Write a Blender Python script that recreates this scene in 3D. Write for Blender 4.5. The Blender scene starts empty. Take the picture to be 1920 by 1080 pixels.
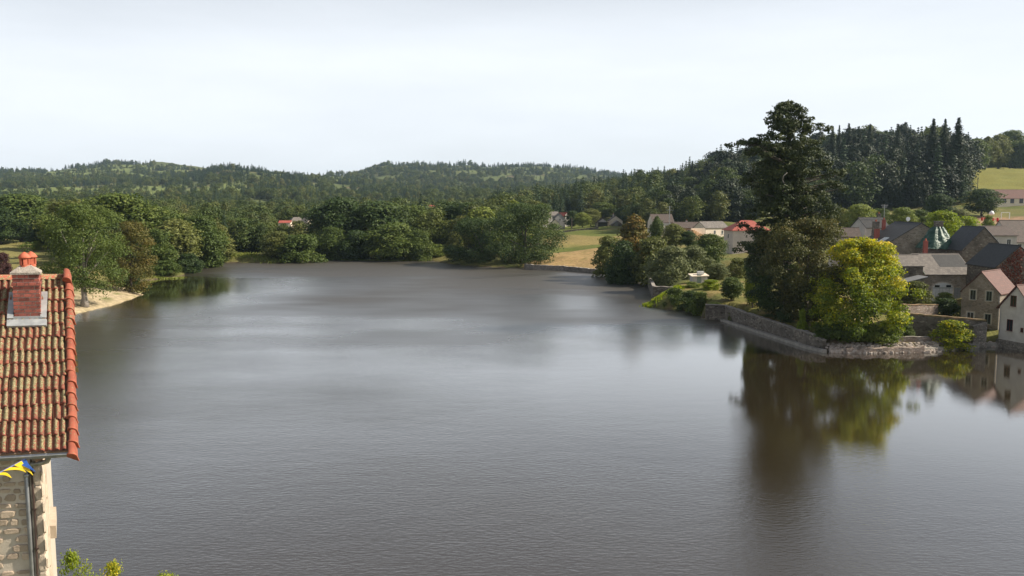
import bpy, math, random
import numpy as np
from mathutils import Vector, Matrix

# ------------------------------------------------------------------ camera
sc = bpy.context.scene
H = 20.0                      # camera height above the pond
PITCH = math.radians(5.8)     # looking slightly down
F = 1536.0                    # focal length in photo pixels (1920 wide)
cam_d = bpy.data.cameras.new('camera')
cam_d.sensor_width = 36.0
cam_d.lens = 36.0 * F / 1920.0
cam_d.clip_start = 0.2
cam_d.clip_end = 20000.0
cam = bpy.data.objects.new('camera', cam_d)
sc.collection.objects.link(cam)
cam.location = (0, 0, H)
cam.rotation_euler = (math.radians(90) - PITCH, 0, 0)
sc.camera = cam

# ------------------------------------------------------------------ sky, sun, exposure
SUN_EL = math.radians(37)
SUN_AZ = math.radians(-1) # angle from +X towards +Y (from the right, a touch behind)
world = bpy.data.worlds.new('World')
sc.world = world
world.use_nodes = True
wn = world.node_tree
for n in list(wn.nodes):
    wn.nodes.remove(n)
w_out = wn.nodes.new('ShaderNodeOutputWorld')
w_bg = wn.nodes.new('ShaderNodeBackground')
w_sky = wn.nodes.new('ShaderNodeTexSky')
w_sky.sky_type = 'NISHITA'
w_sky.sun_disc = False
w_sky.sun_elevation = SUN_EL
w_sky.sun_rotation = math.pi / 2 - SUN_AZ
w_sky.altitude = 350
w_sky.air_density = 1.0
w_sky.dust_density = 1.6
w_sky.ozone_density = 1.0
# thin high cirrus veil: a pale layer, a little uneven, over the whole dome
w_tc = wn.nodes.new('ShaderNodeTexCoord')
w_map = wn.nodes.new('ShaderNodeMapping')
w_map.inputs['Scale'].default_value = (0.9, 1.3, 5.0)
w_noise = wn.nodes.new('ShaderNodeTexNoise')
w_noise.inputs['Scale'].default_value = 1.7
w_noise.inputs['Detail'].default_value = 6
w_noise.inputs['Roughness'].default_value = 0.55
w_ramp = wn.nodes.new('ShaderNodeMapRange')
w_ramp.inputs['From Min'].default_value = 0.3
w_ramp.inputs['From Max'].default_value = 0.7
w_ramp.inputs['To Min'].default_value = 0.60
w_ramp.inputs['To Max'].default_value = 0.86
w_mix = wn.nodes.new('ShaderNodeMix')
w_mix.data_type = 'RGBA'
w_mix.inputs['B'].default_value = (9.1, 9.6, 10.2, 1)
wn.links.new(w_tc.outputs['Generated'], w_map.inputs['Vector'])
wn.links.new(w_map.outputs['Vector'], w_noise.inputs['Vector'])
wn.links.new(w_noise.outputs['Fac'], w_ramp.inputs['Value'])
# the veil is a flat layer: seen edge-on near the horizon it is dense, overhead it is thin
w_sep = wn.nodes.new('ShaderNodeSeparateXYZ')
w_el = wn.nodes.new('ShaderNodeMapRange')
w_el.interpolation_type = 'SMOOTHSTEP'
w_el.inputs['From Min'].default_value = 0.15; w_el.inputs['From Max'].default_value = 0.36
w_el.inputs['To Min'].default_value = 1.12; w_el.inputs['To Max'].default_value = 0.1
w_mul = wn.nodes.new('ShaderNodeMath'); w_mul.operation = 'MULTIPLY'; w_mul.use_clamp = True
wn.links.new(w_tc.outputs['Generated'], w_sep.inputs['Vector'])
wn.links.new(w_sep.outputs['Z'], w_el.inputs['Value'])
wn.links.new(w_el.outputs['Result'], w_mul.inputs[0]); wn.links.new(w_ramp.outputs['Result'], w_mul.inputs[1])
wn.links.new(w_mul.outputs[0], w_mix.inputs['Factor'])
# milky summer air takes some of the blue out of the clear sky
w_hs = wn.nodes.new('ShaderNodeHueSaturation'); w_hs.inputs['Saturation'].default_value = 0.45
wn.links.new(w_sky.outputs['Color'], w_hs.inputs['Color'])
wn.links.new(w_hs.outputs['Color'], w_mix.inputs['A'])
wn.links.new(w_mix.outputs['Result'], w_bg.inputs['Color'])
w_bg.inputs['Strength'].default_value = 0.075
wn.links.new(w_bg.outputs['Background'], w_out.inputs['Surface'])

sun_d = bpy.data.lights.new('sun', 'SUN')
sun_d.energy = 5.0
sun_d.angle = math.radians(0.6)
sun_d.color = (1.0, 0.91, 0.76)
sun = bpy.data.objects.new('sun', sun_d)
sc.collection.objects.link(sun)
to_sun = Vector((math.cos(SUN_EL) * math.cos(SUN_AZ), math.cos(SUN_EL) * math.sin(SUN_AZ), math.sin(SUN_EL)))
sun.rotation_euler = to_sun.to_track_quat('Z', 'Y').to_euler()

sc.view_settings.view_transform = 'Standard'
sc.view_settings.look = 'None'
sc.view_settings.gamma = 1.0
sc.view_settings.use_curve_mapping = False
sc.view_settings.exposure = 0.6
sc.render.engine = 'CYCLES'
sc.cycles.use_denoising = True
sc.cycles.max_bounces = 6
sc.cycles.diffuse_bounces = 2
sc.cycles.glossy_bounces = 3
sc.cycles.transmission_bounces = 3
sc.cycles.transparent_max_bounces = 6
sc.cycles.volume_bounces = 0
sc.cycles.sample_clamp_indirect = 8

# ------------------------------------------------------------------ pixel helpers
cp, sp = math.cos(PITCH), math.sin(PITCH)
def ray(px, py):
    """direction of a photo pixel, scaled so that its Y (depth) is 1"""
    a = (px - 960) / F; b = (540 - py) / F
    y = cp + b * sp; z = -sp + b * cp
    return Vector((a / y, 1.0, z / y))
def at(px, py, depth):
    r = ray(px, py)
    return Vector((r.x * depth, depth, H + r.z * depth))
def atz(px, py, z=0.0):
    r = ray(px, py)
    d = (z - H) / r.z
    return Vector((r.x * d, d, z))
def px_of(x, y):
    # column (approximate, level ray) of a ground point
    return 960 + F * x / y * (cp)

# ------------------------------------------------------------------ scene helpers
col = sc.collection
RNG = np.random.default_rng(7)
random.seed(11)

def tag(o, label=None, cat=None, group=None, kind=None):
    if label: o['label'] = label
    if cat: o['category'] = cat
    if group: o['group'] = group
    if kind: o['kind'] = kind
    return o

def link(name, me, mat=None, parent=None, loc=None):
    o = bpy.data.objects.new(name, me)
    col.objects.link(o)
    if mat is not None and len(me.materials) == 0:
        me.materials.append(mat)
    if parent is not None: o.parent = parent
    if loc is not None: o.location = loc
    return o

def empty(name, loc=(0, 0, 0), rz=0.0, label=None, cat=None, group=None):
    o = bpy.data.objects.new(name, None)
    o.empty_display_size = 0.5
    col.objects.link(o)
    o.location = loc
    o.rotation_euler = (0, 0, rz)
    return tag(o, label, cat, group)

def mesh_quads(name, V, Q, face_attr=None, smooth=False):
    V = np.asarray(V, dtype=np.float32).reshape(-1, 3)
    Q = np.asarray(Q, dtype=np.int32).reshape(-1, 4)
    me = bpy.data.meshes.new(name)
    me.vertices.add(len(V)); me.vertices.foreach_set('co', V.ravel())
    me.loops.add(Q.size); me.loops.foreach_set('vertex_index', Q.ravel())
    me.polygons.add(len(Q))
    me.polygons.foreach_set('loop_start', np.arange(0, Q.size, 4, dtype=np.int32))
    if face_attr is not None:
        for k, v in face_attr.items():
            a = me.attributes.new(k, 'FLOAT', 'FACE')
            a.data.foreach_set('value', np.asarray(v, dtype=np.float32))
    me.update(calc_edges=True)
    me.polygons.foreach_set('use_smooth', np.full(len(Q), smooth))
    return me

class MB:
    """collects simple shapes and links them as one mesh"""
    def __init__(s): s.v = []; s.f = []
    def add(s, vs, fs):
        k = len(s.v); s.v += [tuple(p) for p in vs]; s.f += [tuple(i + k for i in f) for f in fs]; return s
    def box(s, a, b):
        x0, y0, z0 = a; x1, y1, z1 = b
        return s.add([(x0,y0,z0),(x1,y0,z0),(x1,y1,z0),(x0,y1,z0),(x0,y0,z1),(x1,y0,z1),(x1,y1,z1),(x0,y1,z1)],
                     [(0,3,2,1),(4,5,6,7),(0,1,5,4),(1,2,6,5),(2,3,7,6),(3,0,4,7)])
    def obox(s, o, ax, ay, az):
        """box spanned from o by three vectors"""
        o, ax, ay, az = map(Vector, (o, ax, ay, az))
        p = [o, o+ax, o+ax+ay, o+ay]
        return s.add(p + [q + az for q in p], [(0,3,2,1),(4,5,6,7),(0,1,5,4),(1,2,6,5),(2,3,7,6),(3,0,4,7)])
    def tube(s, pts, radii, n=8, cap=True):
        pts = [Vector(p) for p in pts]
        if not hasattr(radii, '__len__'): radii = [radii] * len(pts)
        rings = []
        for i, p in enumerate(pts):
            d = (pts[min(i+1, len(pts)-1)] - pts[max(i-1, 0)]).normalized()
            up = Vector((0,0,1)) if abs(d.z) < 0.9 else Vector((1,0,0))
            a = d.cross(up).normalized(); b = d.cross(a)
            rings.append([p + (a*math.cos(2*math.pi*j/n) + b*math.sin(2*math.pi*j/n)) * radii[i] for j in range(n)])
        vs = [q for r in rings for q in r]; fs = []
        for i in range(len(pts)-1):
            for j in range(n):
                fs.append((i*n+j, i*n+(j+1)%n, (i+1)*n+(j+1)%n, (i+1)*n+j))
        if cap:
            fs.append(tuple(range(n))[::-1]); fs.append(tuple((len(pts)-1)*n + j for j in range(n)))
        return s.add(vs, fs)
    def mesh(s, name, smooth=False):
        me = bpy.data.meshes.new(name)
        me.from_pydata(s.v, [], s.f); me.update()
        if smooth:
            me.polygons.foreach_set('use_smooth', np.full(len(me.polygons), True))
        return me
    def build(s, name, mat, parent=None, smooth=False, loc=None):
        return link(name, s.mesh(name, smooth), mat, parent, loc)

# ------------------------------------------------------------------ materials
MATS = {}
def nodes_of(name):
    m = bpy.data.materials.new(name); m.use_nodes = True
    nt = m.node_tree
    b = nt.nodes['Principled BSDF']
    MATS[name] = m
    return m, nt, b
def N(nt, t, **kw):
    n = nt.nodes.new(t)
    for k, v in kw.items():
        if k in n.inputs: n.inputs[k].default_value = v
        else: setattr(n, k, v)
    return n
def ramp(nt, stops):
    r = nt.nodes.new('ShaderNodeValToRGB')
    el = r.color_ramp.elements
    while len(el) < len(stops): el.new(0.5)
    for e, (p, c) in zip(el, stops):
        e.position = p; e.color = (*c, 1)
    return r

def mottled(name, c1, c2, scale=3.0, rough=0.85, bump=0.3, bscale=None, bdist=0.02, c3=None, metallic=0.0, detail=6, coord='Object', vary=0.0):
    """two/three-tone noisy surface with fine relief"""
    m, nt, b = nodes_of(name)
    tc = N(nt, 'ShaderNodeTexCoord')
    no = N(nt, 'ShaderNodeTexNoise', Scale=scale, Detail=detail, Roughness=0.62)
    nt.links.new(tc.outputs[coord], no.inputs['Vector'])
    st = [(0.32, c1), (0.68, c2)] if c3 is None else [(0.3, c1), (0.5, c2), (0.7, c3)]
    r = ramp(nt, st)
    nt.links.new(no.outputs['Fac'], r.inputs['Fac'])
    colr = r.outputs['Color']
    if vary:
        oi = N(nt, 'ShaderNodeObjectInfo')
        mr = N(nt, 'ShaderNodeMapRange'); mr.inputs['To Min'].default_value = 1 - vary; mr.inputs['To Max'].default_value = 1 + vary
        nt.links.new(oi.outputs['Random'], mr.inputs['Value'])
        mx = N(nt, 'ShaderNodeVectorMath', operation='SCALE')
        nt.links.new(colr, mx.inputs[0]); nt.links.new(mr.outputs['Result'], mx.inputs['Scale'])
        colr = mx.outputs['Vector']
    nt.links.new(colr, b.inputs['Base Color'])
    b.inputs['Roughness'].default_value = rough
    b.inputs['Metallic'].default_value = metallic
    if bump:
        n2 = N(nt, 'ShaderNodeTexNoise', Scale=bscale or scale * 6, Detail=5)
        nt.links.new(tc.outputs[coord], n2.inputs['Vector'])
        bp = N(nt, 'ShaderNodeBump', Strength=bump, Distance=bdist)
        nt.links.new(n2.outputs['Fac'], bp.inputs['Height'])
        nt.links.new(bp.outputs['Normal'], b.inputs['Normal'])
    return m

def rubble(name, stones, mortar, scale=2.2, bump=0.8, mortar_w=0.06):
    """random rubble masonry: voronoi stones in mortar, for walls too far to pick the stones apart"""
    m, nt, b = nodes_of(name)
    tc = N(nt, 'ShaderNodeTexCoord')
    mp = N(nt, 'ShaderNodeMapping'); mp.inputs['Scale'].default_value = (1, 1, 1.7)
    nt.links.new(tc.outputs['Object'], mp.inputs['Vector'])
    wob = N(nt, 'ShaderNodeTexNoise', Scale=3.0, Detail=2)
    nt.links.new(mp.outputs['Vector'], wob.inputs['Vector'])
    ad = N(nt, 'ShaderNodeVectorMath', operation='MULTIPLY_ADD'); ad.inputs[1].default_value = (0.15,)*3
    nt.links.new(wob.outputs['Color'], ad.inputs[0]); nt.links.new(mp.outputs['Vector'], ad.inputs[2])
    v1 = N(nt, 'ShaderNodeTexVoronoi', Scale=scale)
    v2 = N(nt, 'ShaderNodeTexVoronoi', Scale=scale, feature='DISTANCE_TO_EDGE')
    nt.links.new(ad.outputs['Vector'], v1.inputs['Vector']); nt.links.new(ad.outputs['Vector'], v2.inputs['Vector'])
    sep = N(nt, 'ShaderNodeSeparateColor'); nt.links.new(v1.outputs['Color'], sep.inputs['Color'])
    r = ramp(nt, [(i / max(1, len(stones)-1), c) for i, c in enumerate(stones)])
    nt.links.new(sep.outputs['Red'], r.inputs['Fac'])
    big = N(nt, 'ShaderNodeTexNoise', Scale=0.5, Detail=5)
    nt.links.new(tc.outputs['Object'], big.inputs['Vector'])
    br = N(nt, 'ShaderNodeMapRange'); br.inputs['From Min'].default_value = 0.3; br.inputs['From Max'].default_value = 0.7; br.inputs['To Min'].default_value = 0.65; br.inputs['To Max'].default_value = 1.2
    nt.links.new(big.outputs['Fac'], br.inputs['Value'])
    mr = N(nt, 'ShaderNodeMapRange'); mr.inputs['From Min'].default_value = mortar_w * 0.5; mr.inputs['From Max'].default_value = mortar_w
    nt.links.new(v2.outputs['Distance'], mr.inputs['Value'])
    mx = N(nt, 'ShaderNodeMix', data_type='RGBA'); mx.inputs['A'].default_value = (*mortar, 1)
    nt.links.new(mr.outputs['Result'], mx.inputs['Factor']); nt.links.new(r.outputs['Color'], mx.inputs['B'])
    sc_ = N(nt, 'ShaderNodeVectorMath', operation='SCALE')
    nt.links.new(mx.outputs['Result'], sc_.inputs[0]); nt.links.new(br.outputs['Result'], sc_.inputs['Scale'])
    nt.links.new(sc_.outputs['Vector'], b.inputs['Base Color'])
    b.inputs['Roughness'].default_value = 0.92
    bp = N(nt, 'ShaderNodeBump', Strength=bump, Distance=0.05)
    nt.links.new(mr.outputs['Result'], bp.inputs['Height']); nt.links.new(bp.outputs['Normal'], b.inputs['Normal'])
    return m

def roofing(name, c1, c2, course=0.22, rib=0.0, rough=0.7, bump=0.5, moss=None):
    """courses of slate or tile on roofs too far away to pick the pieces apart"""
    m, nt, b = nodes_of(name)
    tc = N(nt, 'ShaderNodeTexCoord')
    br = N(nt, 'ShaderNodeTexBrick', Scale=1.0)
    br.inputs['Mortar Size'].default_value = 0.015
    br.inputs['Brick Width'].default_value = course * 1.25
    br.inputs['Row Height'].default_value = course * 0.75
    br.inputs['Color1'].default_value = (0.25, 0.25, 0.25, 1); br.inputs['Color2'].default_value = (1, 1, 1, 1)
    br.inputs['Mortar'].default_value = (0, 0, 0, 1)
    cmb = N(nt, 'ShaderNodeCombineXYZ'); sep = N(nt, 'ShaderNodeSeparateXYZ')
    nt.links.new(tc.outputs['Object'], sep.inputs['Vector'])
    nt.links.new(sep.outputs['X'], cmb.inputs['X']); nt.links.new(sep.outputs['Z'], cmb.inputs['Y'])
    nt.links.new(cmb.outputs['Vector'], br.inputs['Vector'])
    no = N(nt, 'ShaderNodeTexNoise', Scale=0.8, Detail=7, Roughness=0.65)
    nt.links.new(tc.outputs['Object'], no.inputs['Vector'])
    ad = N(nt, 'ShaderNodeMix', data_type='FLOAT'); ad.inputs['Factor'].default_value = 0.45
    nt.links.new(no.outputs['Fac'], ad.inputs['A']); nt.links.new(br.outputs['Color'], ad.inputs['B'])
    r = ramp(nt, [(0.25, c1), (0.75, c2)])
    nt.links.new(ad.outputs['Result'], r.inputs['Fac'])
    out = r.outputs['Color']
    if moss:
        n3 = N(nt, 'ShaderNodeTexNoise', Scale=1.6, Detail=8, Roughness=0.7)
        nt.links.new(tc.outputs['Object'], n3.inputs['Vector'])
        mr = N(nt, 'ShaderNodeMapRange'); mr.inputs['From Min'].default_value = 0.55; mr.inputs['From Max'].default_value = 0.68
        nt.links.new(n3.outputs['Fac'], mr.inputs['Value'])
        mx = N(nt, 'ShaderNodeMix', data_type='RGBA'); mx.inputs['B'].default_value = (*moss, 1)
        nt.links.new(mr.outputs['Result'], mx.inputs['Factor']); nt.links.new(out, mx.inputs['A'])
        out = mx.outputs['Result']
    nt.links.new(out, b.inputs['Base Color'])
    b.inputs['Roughness'].default_value = rough
    bp = N(nt, 'ShaderNodeBump', Strength=bump, Distance=0.03)
    nt.links.new(br.outputs['Color'], bp.inputs['Height']); nt.links.new(bp.outputs['Normal'], b.inputs['Normal'])
    return m

def foliage(name, stops, trans=0.25, rough=0.55, vary=0.25):
    """leaves: colour by leaf, by clump and by plant; some light passes through"""
    m, nt, b = nodes_of(name)
    at_ = N(nt, 'ShaderNodeAttribute', attribute_name='tint')
    oi = N(nt, 'ShaderNodeObjectInfo')
    mixf = N(nt, 'ShaderNodeMath', operation='MULTIPLY_ADD'); mixf.inputs[1].default_value = vary; 
    nt.links.new(oi.outputs['Random'], mixf.inputs[0])
    sub = N(nt, 'ShaderNodeMath', operation='SUBTRACT'); sub.inputs[1].default_value = vary / 2
    nt.links.new(at_.outputs['Fac'], mixf.inputs[2]); nt.links.new(mixf.outputs[0], sub.inputs[0])
    r = ramp(nt, stops)
    nt.links.new(sub.outputs[0], r.inputs['Fac'])
    nt.links.new(r.outputs['Color'], b.inputs['Base Color'])
    b.inputs['Roughness'].default_value = rough
    b.inputs['Specular IOR Level'].default_value = 0.25
    tr = N(nt, 'ShaderNodeBsdfTranslucent')
    hs = N(nt, 'ShaderNodeHueSaturation', Saturation=1.1, Value=1.5)
    nt.links.new(r.outputs['Color'], hs.inputs['Color']); nt.links.new(hs.outputs['Color'], tr.inputs['Color'])
    mx = N(nt, 'ShaderNodeMixShader'); mx.inputs['Fac'].default_value = trans
    nt.links.new(b.outputs['BSDF'], mx.inputs[1]); nt.links.new(tr.outputs['BSDF'], mx.inputs[2])
    nt.links.new(mx.outputs['Shader'], nt.nodes['Material Output'].inputs['Surface'])
    return m

def simple(name, c, rough=0.6, metallic=0.0):
    m, nt, b = nodes_of(name)
    tc = N(nt, 'ShaderNodeTexCoord')
    no = N(nt, 'ShaderNodeTexNoise', Scale=4.0, Detail=5)
    nt.links.new(tc.outputs['Object'], no.inputs['Vector'])
    r = ramp(nt, [(0.3, tuple(x * 0.85 for x in c)), (0.7, tuple(min(1, x * 1.1) for x in c))])
    nt.links.new(no.outputs['Fac'], r.inputs['Fac']); nt.links.new(r.outputs['Color'], b.inputs['Base Color'])
    b.inputs['Roughness'].default_value = rough; b.inputs['Metallic'].default_value = metallic
    return m

bark = mottled('bark', (0.06, 0.05, 0.04), (0.16, 0.13, 0.10), scale=6, bump=0.8, bdist=0.05)
bark_pale = mottled('bark_pale', (0.16, 0.14, 0.12), (0.34, 0.30, 0.26), scale=5, bump=0.5, bdist=0.03)

L_dark = foliage('leaf_dark', [(0.0, (0.025, 0.046, 0.013)), (0.5, (0.050, 0.080, 0.021)), (1.0, (0.103, 0.136, 0.032))])
L_mid = foliage('leaf_mid', [(0.0, (0.042, 0.068, 0.014)), (0.5, (0.083, 0.117, 0.024)), (1.0, (0.165, 0.191, 0.040))])
L_olive = foliage('leaf_olive', [(0.0, (0.074, 0.088, 0.021)), (0.5, (0.136, 0.149, 0.037)), (1.0, (0.223, 0.223, 0.064))])
L_light = foliage('leaf_light', [(0.0, (0.091, 0.130, 0.024)), (0.5, (0.173, 0.210, 0.040)), (1.0, (0.289, 0.291, 0.068))])
L_brown = foliage('leaf_brown', [(0.0, (0.059, 0.065, 0.014)), (0.45, (0.119, 0.107, 0.024)), (0.8, (0.198, 0.133, 0.034)), (1.0, (0.297, 0.162, 0.042))])
L_yellow = foliage('leaf_yellow', [(0.0, (0.079, 0.118, 0.016)), (0.3, (0.198, 0.245, 0.021)), (0.6, (0.503, 0.450, 0.039)), (0.85, (0.741, 0.568, 0.066)), (1.0, (0.741, 0.383, 0.066))], trans=0.35)
L_autumn = foliage('leaf_autumn', [(0.0, (0.040, 0.048, 0.013)), (0.5, (0.088, 0.092, 0.026)), (0.8, (0.140, 0.118, 0.034)), (1.0, (0.190, 0.110, 0.036))])
L_grey = foliage('leaf_grey', [(0.0, (0.091, 0.110, 0.042)), (0.5, (0.157, 0.175, 0.073)), (1.0, (0.248, 0.260, 0.112))])
L_con = foliage('needle_dark', [(0.0, (0.011, 0.021, 0.008)), (0.5, (0.023, 0.039, 0.015)), (1.0, (0.047, 0.066, 0.022))], trans=0.08)
L_tall = foliage('needle_olive', [(0.0, (0.020, 0.032, 0.009)), (0.5, (0.043, 0.059, 0.015)), (1.0, (0.089, 0.099, 0.026))], trans=0.12)
L_purple = foliage('leaf_purple', [(0.0, (0.033, 0.017, 0.015)), (0.5, (0.074, 0.032, 0.032)), (1.0, (0.132, 0.057, 0.046))])
L_lime = foliage('leaf_lime', [(0.0, (0.118, 0.173, 0.018)), (0.5, (0.236, 0.289, 0.026)), (1.0, (0.384, 0.361, 0.059))], trans=0.35)
L_red = foliage('leaf_red', [(0.0, (0.070, 0.016, 0.009)), (0.5, (0.168, 0.030, 0.016)), (1.0, (0.280, 0.069, 0.028))])
# ================================================================== SETTING
S = 4.0 / 3.0
shore_px = [(145,588),(215,572),(268,553),(262,541),(270,527),(310,522),(345,519),(352,510),(395,500),(420,493),(520,494),(545,492),
            (600,490),(606,487),(640,486),(800,488),(845,496),(900,501),(990,503),(1000,506),(1060,507),(1130,513),(1140,522),(1190,527),
            (1216,531),(1225,561),(1210,575),(1240,580),(1290,584),(1322,599),(1360,600),(1440,626),(1523,652),(1545,658),(1600,662),(1730,660),
            (1850,649),(1869,650),(1926,661)]
LAKE = [(-27,38),(-38,58),(-57,98)] + [tuple(atz(*p)[:2]) for p in shore_px] + [(84,100),(112,88),(125,55),(105,38),(30,38)]
LAKE = np.array(LAKE)

def lake_sd(x, y):
    """signed distance to the shore: positive on land"""
    x = np.asarray(x, float); y = np.asarray(y, float)
    best = np.full(x.shape, 1e18); inside = np.zeros(x.shape, bool)
    n = len(LAKE)
    for i in range(n):
        ax, ay = LAKE[i]; bx, by = LAKE[(i+1) % n]
        dx, dy = bx-ax, by-ay
        t = np.clip(((x-ax)*dx + (y-ay)*dy) / (dx*dx+dy*dy+1e-12), 0, 1)
        d2 = (x-ax-t*dx)**2 + (y-ay-t*dy)**2
        best = np.minimum(best, d2)
        cond = ((ay > y) != (by > y))
        xi = ax + (y-ay) * dx / (dy if abs(dy) > 1e-9 else 1e-9)
        inside ^= cond & (x < xi)
    d = np.sqrt(best)
    return np.where(inside, -d, d)

T_COLS = {   # ground height, in 0.75 m units, along rows of constant depth (photo column, height)
  -60: [(-900, 8), (2800, 8)],
  5:   [(-900, 7.6), (2800, 7.6)],
  32:  [(-900, 3), (2800, 3)],
  75:  [(-900, 4), (0, 2.6), (1300, 1.6), (1700, 1.6), (1900, 1.0), (2100, 3), (2800, 6)],
  84:  [(-900, 4), (0, 2.7), (1300, 1.8), (1500, 1.5), (1590, 0.7), (1860, 0.6), (1960, 1.8), (2100, 4), (2800, 7)],
  88:  [(-900, 4), (0, 2.8), (1300, 1.8), (1600, 1.5), (1650, 1.3), (1760, 1.0), (1860, 0.7), (1960, 1.8), (2100, 4), (2800, 7)],
  104: [(-900, 4.4), (0, 3), (1250, 2.0), (1400, 2.0), (1700, 2.4), (1800, 2.7), (1920, 4), (2800, 8)],
  130: [(-900, 5), (0, 3), (200, 2), (1250, 2.6), (1400, 3.0), (1700, 6), (1920, 7), (2800, 9)],
  170: [(-900, 6), (0, 3), (200, 2.4), (420, 1.6), (900, 1.4), (1100, 1.8), (1250, 3.2), (1400, 4.4), (1600, 7.5), (1920, 8.5), (2800, 11)],
  250: [(-900, 9), (0, 3.2), (200, 3), (420, 2), (850, 1.8), (1000, 2.6), (1200, 5), (1400, 7.5), (1650, 9.8), (1800, 10.6), (1920, 10.8), (2800, 13)],
  300: [(-900, 9), (0, 4), (300, 3.2), (800, 2.4), (1000, 3.4), (1200, 6.5), (1400, 10), (1650, 13), (1800, 14), (1880, 14), (1920, 14.2), (2800, 18)],
  350: [(-900, 10), (0, 5), (300, 4), (800, 3), (1000, 4.2), (1200, 8), (1400, 13), (1600, 20), (1800, 21.5), (1920, 21.8), (2800, 26)],
  450: [(-900, 14), (0, 6), (200, 6), (400, 4), (600, 3.5), (800, 4), (1000, 8), (1200, 17), (1300, 22), (1400, 29), (1600, 38), (1750, 37), (1830, 34), (1920, 34), (2800, 42)],
  650: [(-900, 24), (0, 11), (200, 10), (400, 7), (600, 6), (800, 7), (1000, 12), (1200, 25), (1300, 31), (1400, 39), (1600, 46), (1800, 46), (1920, 44), (2800, 52)],
  1000:[(-900, 50), (0, 25), (200, 26), (330, 27), (450, 28), (600, 25), (750, 22), (900, 21), (1100, 28), (1300, 38), (1600, 44), (1920, 46), (2800, 60)],
  1500:[(-900, 85), (0, 54), (200, 57), (330, 60), (380, 70), (430, 80), (480, 77), (550, 66), (620, 56), (800, 48), (1000, 45), (1200, 45), (1600, 50), (2800, 60)],
  1750:[(-900, 95), (0, 70), (200, 80), (330, 78), (420, 68), (520, 72), (620, 72), (720, 76), (830, 78), (1000, 74), (1200, 62), (1600, 55), (2800, 60)],
  2200:[(-900, 108), (-100, 104), (0, 106), (95, 101), (135, 108), (210, 124), (330, 126), (400, 112), (450, 104), (520, 92), (570, 78), (610, 70), (645, 80), (690, 104), (730, 119), (830, 120), (900, 115), (960, 117), (1060, 112), (1130, 99), (1200, 88), (1400, 70), (2800, 60)],
  3200:[(-900, 80), (2800, 50)],
}
T_Y = sorted(T_COLS)
def table(x, y):
    x = np.asarray(x, float); y = np.asarray(y, float)
    px = np.clip(960 + F * x / np.maximum(y, 45.0), -900, 2800)
    rows = np.stack([np.interp(px, *zip(*T_COLS[k])) for k in T_Y])
    yy = np.clip(y / S, T_Y[0], T_Y[-1] - 1e-6)
    k = np.clip(np.searchsorted(T_Y, yy, side='right') - 1, 0, len(T_Y) - 2)
    ty = np.array(T_Y, float)
    t = (yy - ty[k]) / (ty[k+1] - ty[k])
    idx = np.arange(x.size).reshape(x.shape)
    flat = rows.reshape(len(T_Y), -1)
    a = flat[k.ravel(), idx.ravel()].reshape(x.shape); b = flat[k.ravel()+1, idx.ravel()].reshape(x.shape)
    return (a + (b - a) * t) * S

def wnoise(x, y, scale, seed=0):
    """cheap smooth value noise, -1..1"""
    r = np.random.default_rng(seed)
    out = np.zeros(np.shape(x))
    for i in range(7):
        a = r.uniform(0, 2*np.pi); f = r.uniform(0.6, 1.9) / scale; p = r.uniform(0, 6.28)
        out += np.sin((x*np.cos(a) + y*np.sin(a)) * f * 6.283 + p + 1.3*np.sin((x*np.sin(a) - y*np.cos(a)) * f * 3.9 + p*2))
    return out / 3.5

def ground_z(x, y):
    x = np.asarray(x, float); y = np.asarray(y, float)
    d = lake_sd(x, y)
    tz = table(x, y)
    tz = tz + wnoise(x, y, 30, 3) * np.clip((y - 60) / 300, 0.12, 1) * 0.8 + wnoise(x, y, 260, 4) * np.clip((y - 900) / 1500, 0, 1) * 5
    wall = (x > 30) & (y > 100) & (y < 147)
    slope = np.where(wall, 6.0, np.where(y < 60, 0.34, np.where((x > 28) & (y < 178), 0.6, 0.22)))
    land = np.minimum(np.maximum(tz, 0.5), 0.12 + slope * np.maximum(d - np.where(wall, 1.1, 0.0), 0))
    water = -0.25 - 0.35 * np.minimum(np.maximum(-d, 0), 10)
    return np.where(d > 0, land, water)
def gz(x, y):
    return float(ground_z(np.array([x]), np.array([y]))[0])

def field_px(x, y):
    return 960 + F * x / np.maximum(y, 1)

def is_wood(x, y):
    """where the continuous far-off wood grows"""
    px = field_px(x, y)
    m = (y > 300) & (lake_sd(x, y) > 9)
    m |= (y > 215) & (px < 600) & (px > 100) & (lake_sd(x, y) > 12)
    m &= ~((px > 985) & (px < 1185) & (y < 505))
    m &= ~((px > 1185) & (px < 1420) & (y < 378))
    m &= ~((px >= 1420) & (px < 1815) & (y < 400))
    m &= ~((px >= 1805) & (y < 700))
    m &= ~((px < 95) & (y < 365))
    m &= ~((px > 505) & (px < 592) & (y > 335) & (y < 440))
    m &= ~((px > 780) & (px < 840) & (y > 540) & (y < 610))
    return m

def light_slope(x, y):
    """open or newly planted hillsides, 0..1"""
    px = field_px(x, y); n = wnoise(x, y * 0.5, 160, 91)
    a = (y > 1120) & (y < 1640) & (px < 350 + 40*n)
    b = (y > 2150) & (y < 2780) & (px > 60) & (px < 360) & (n > -0.35)
    c = (y > 1950) & (y < 2900) & (px > 520) & (px < 650) & (n > -0.2)
    d = (y > 2300) & (y < 2650) & (px > 820) & (px < 1120) & (n > 0.35)
    e = (y > 1250) & (y < 1560) & (px > 350) & (px < 470)
    return (a | b | c | d | e).astype(float)

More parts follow.
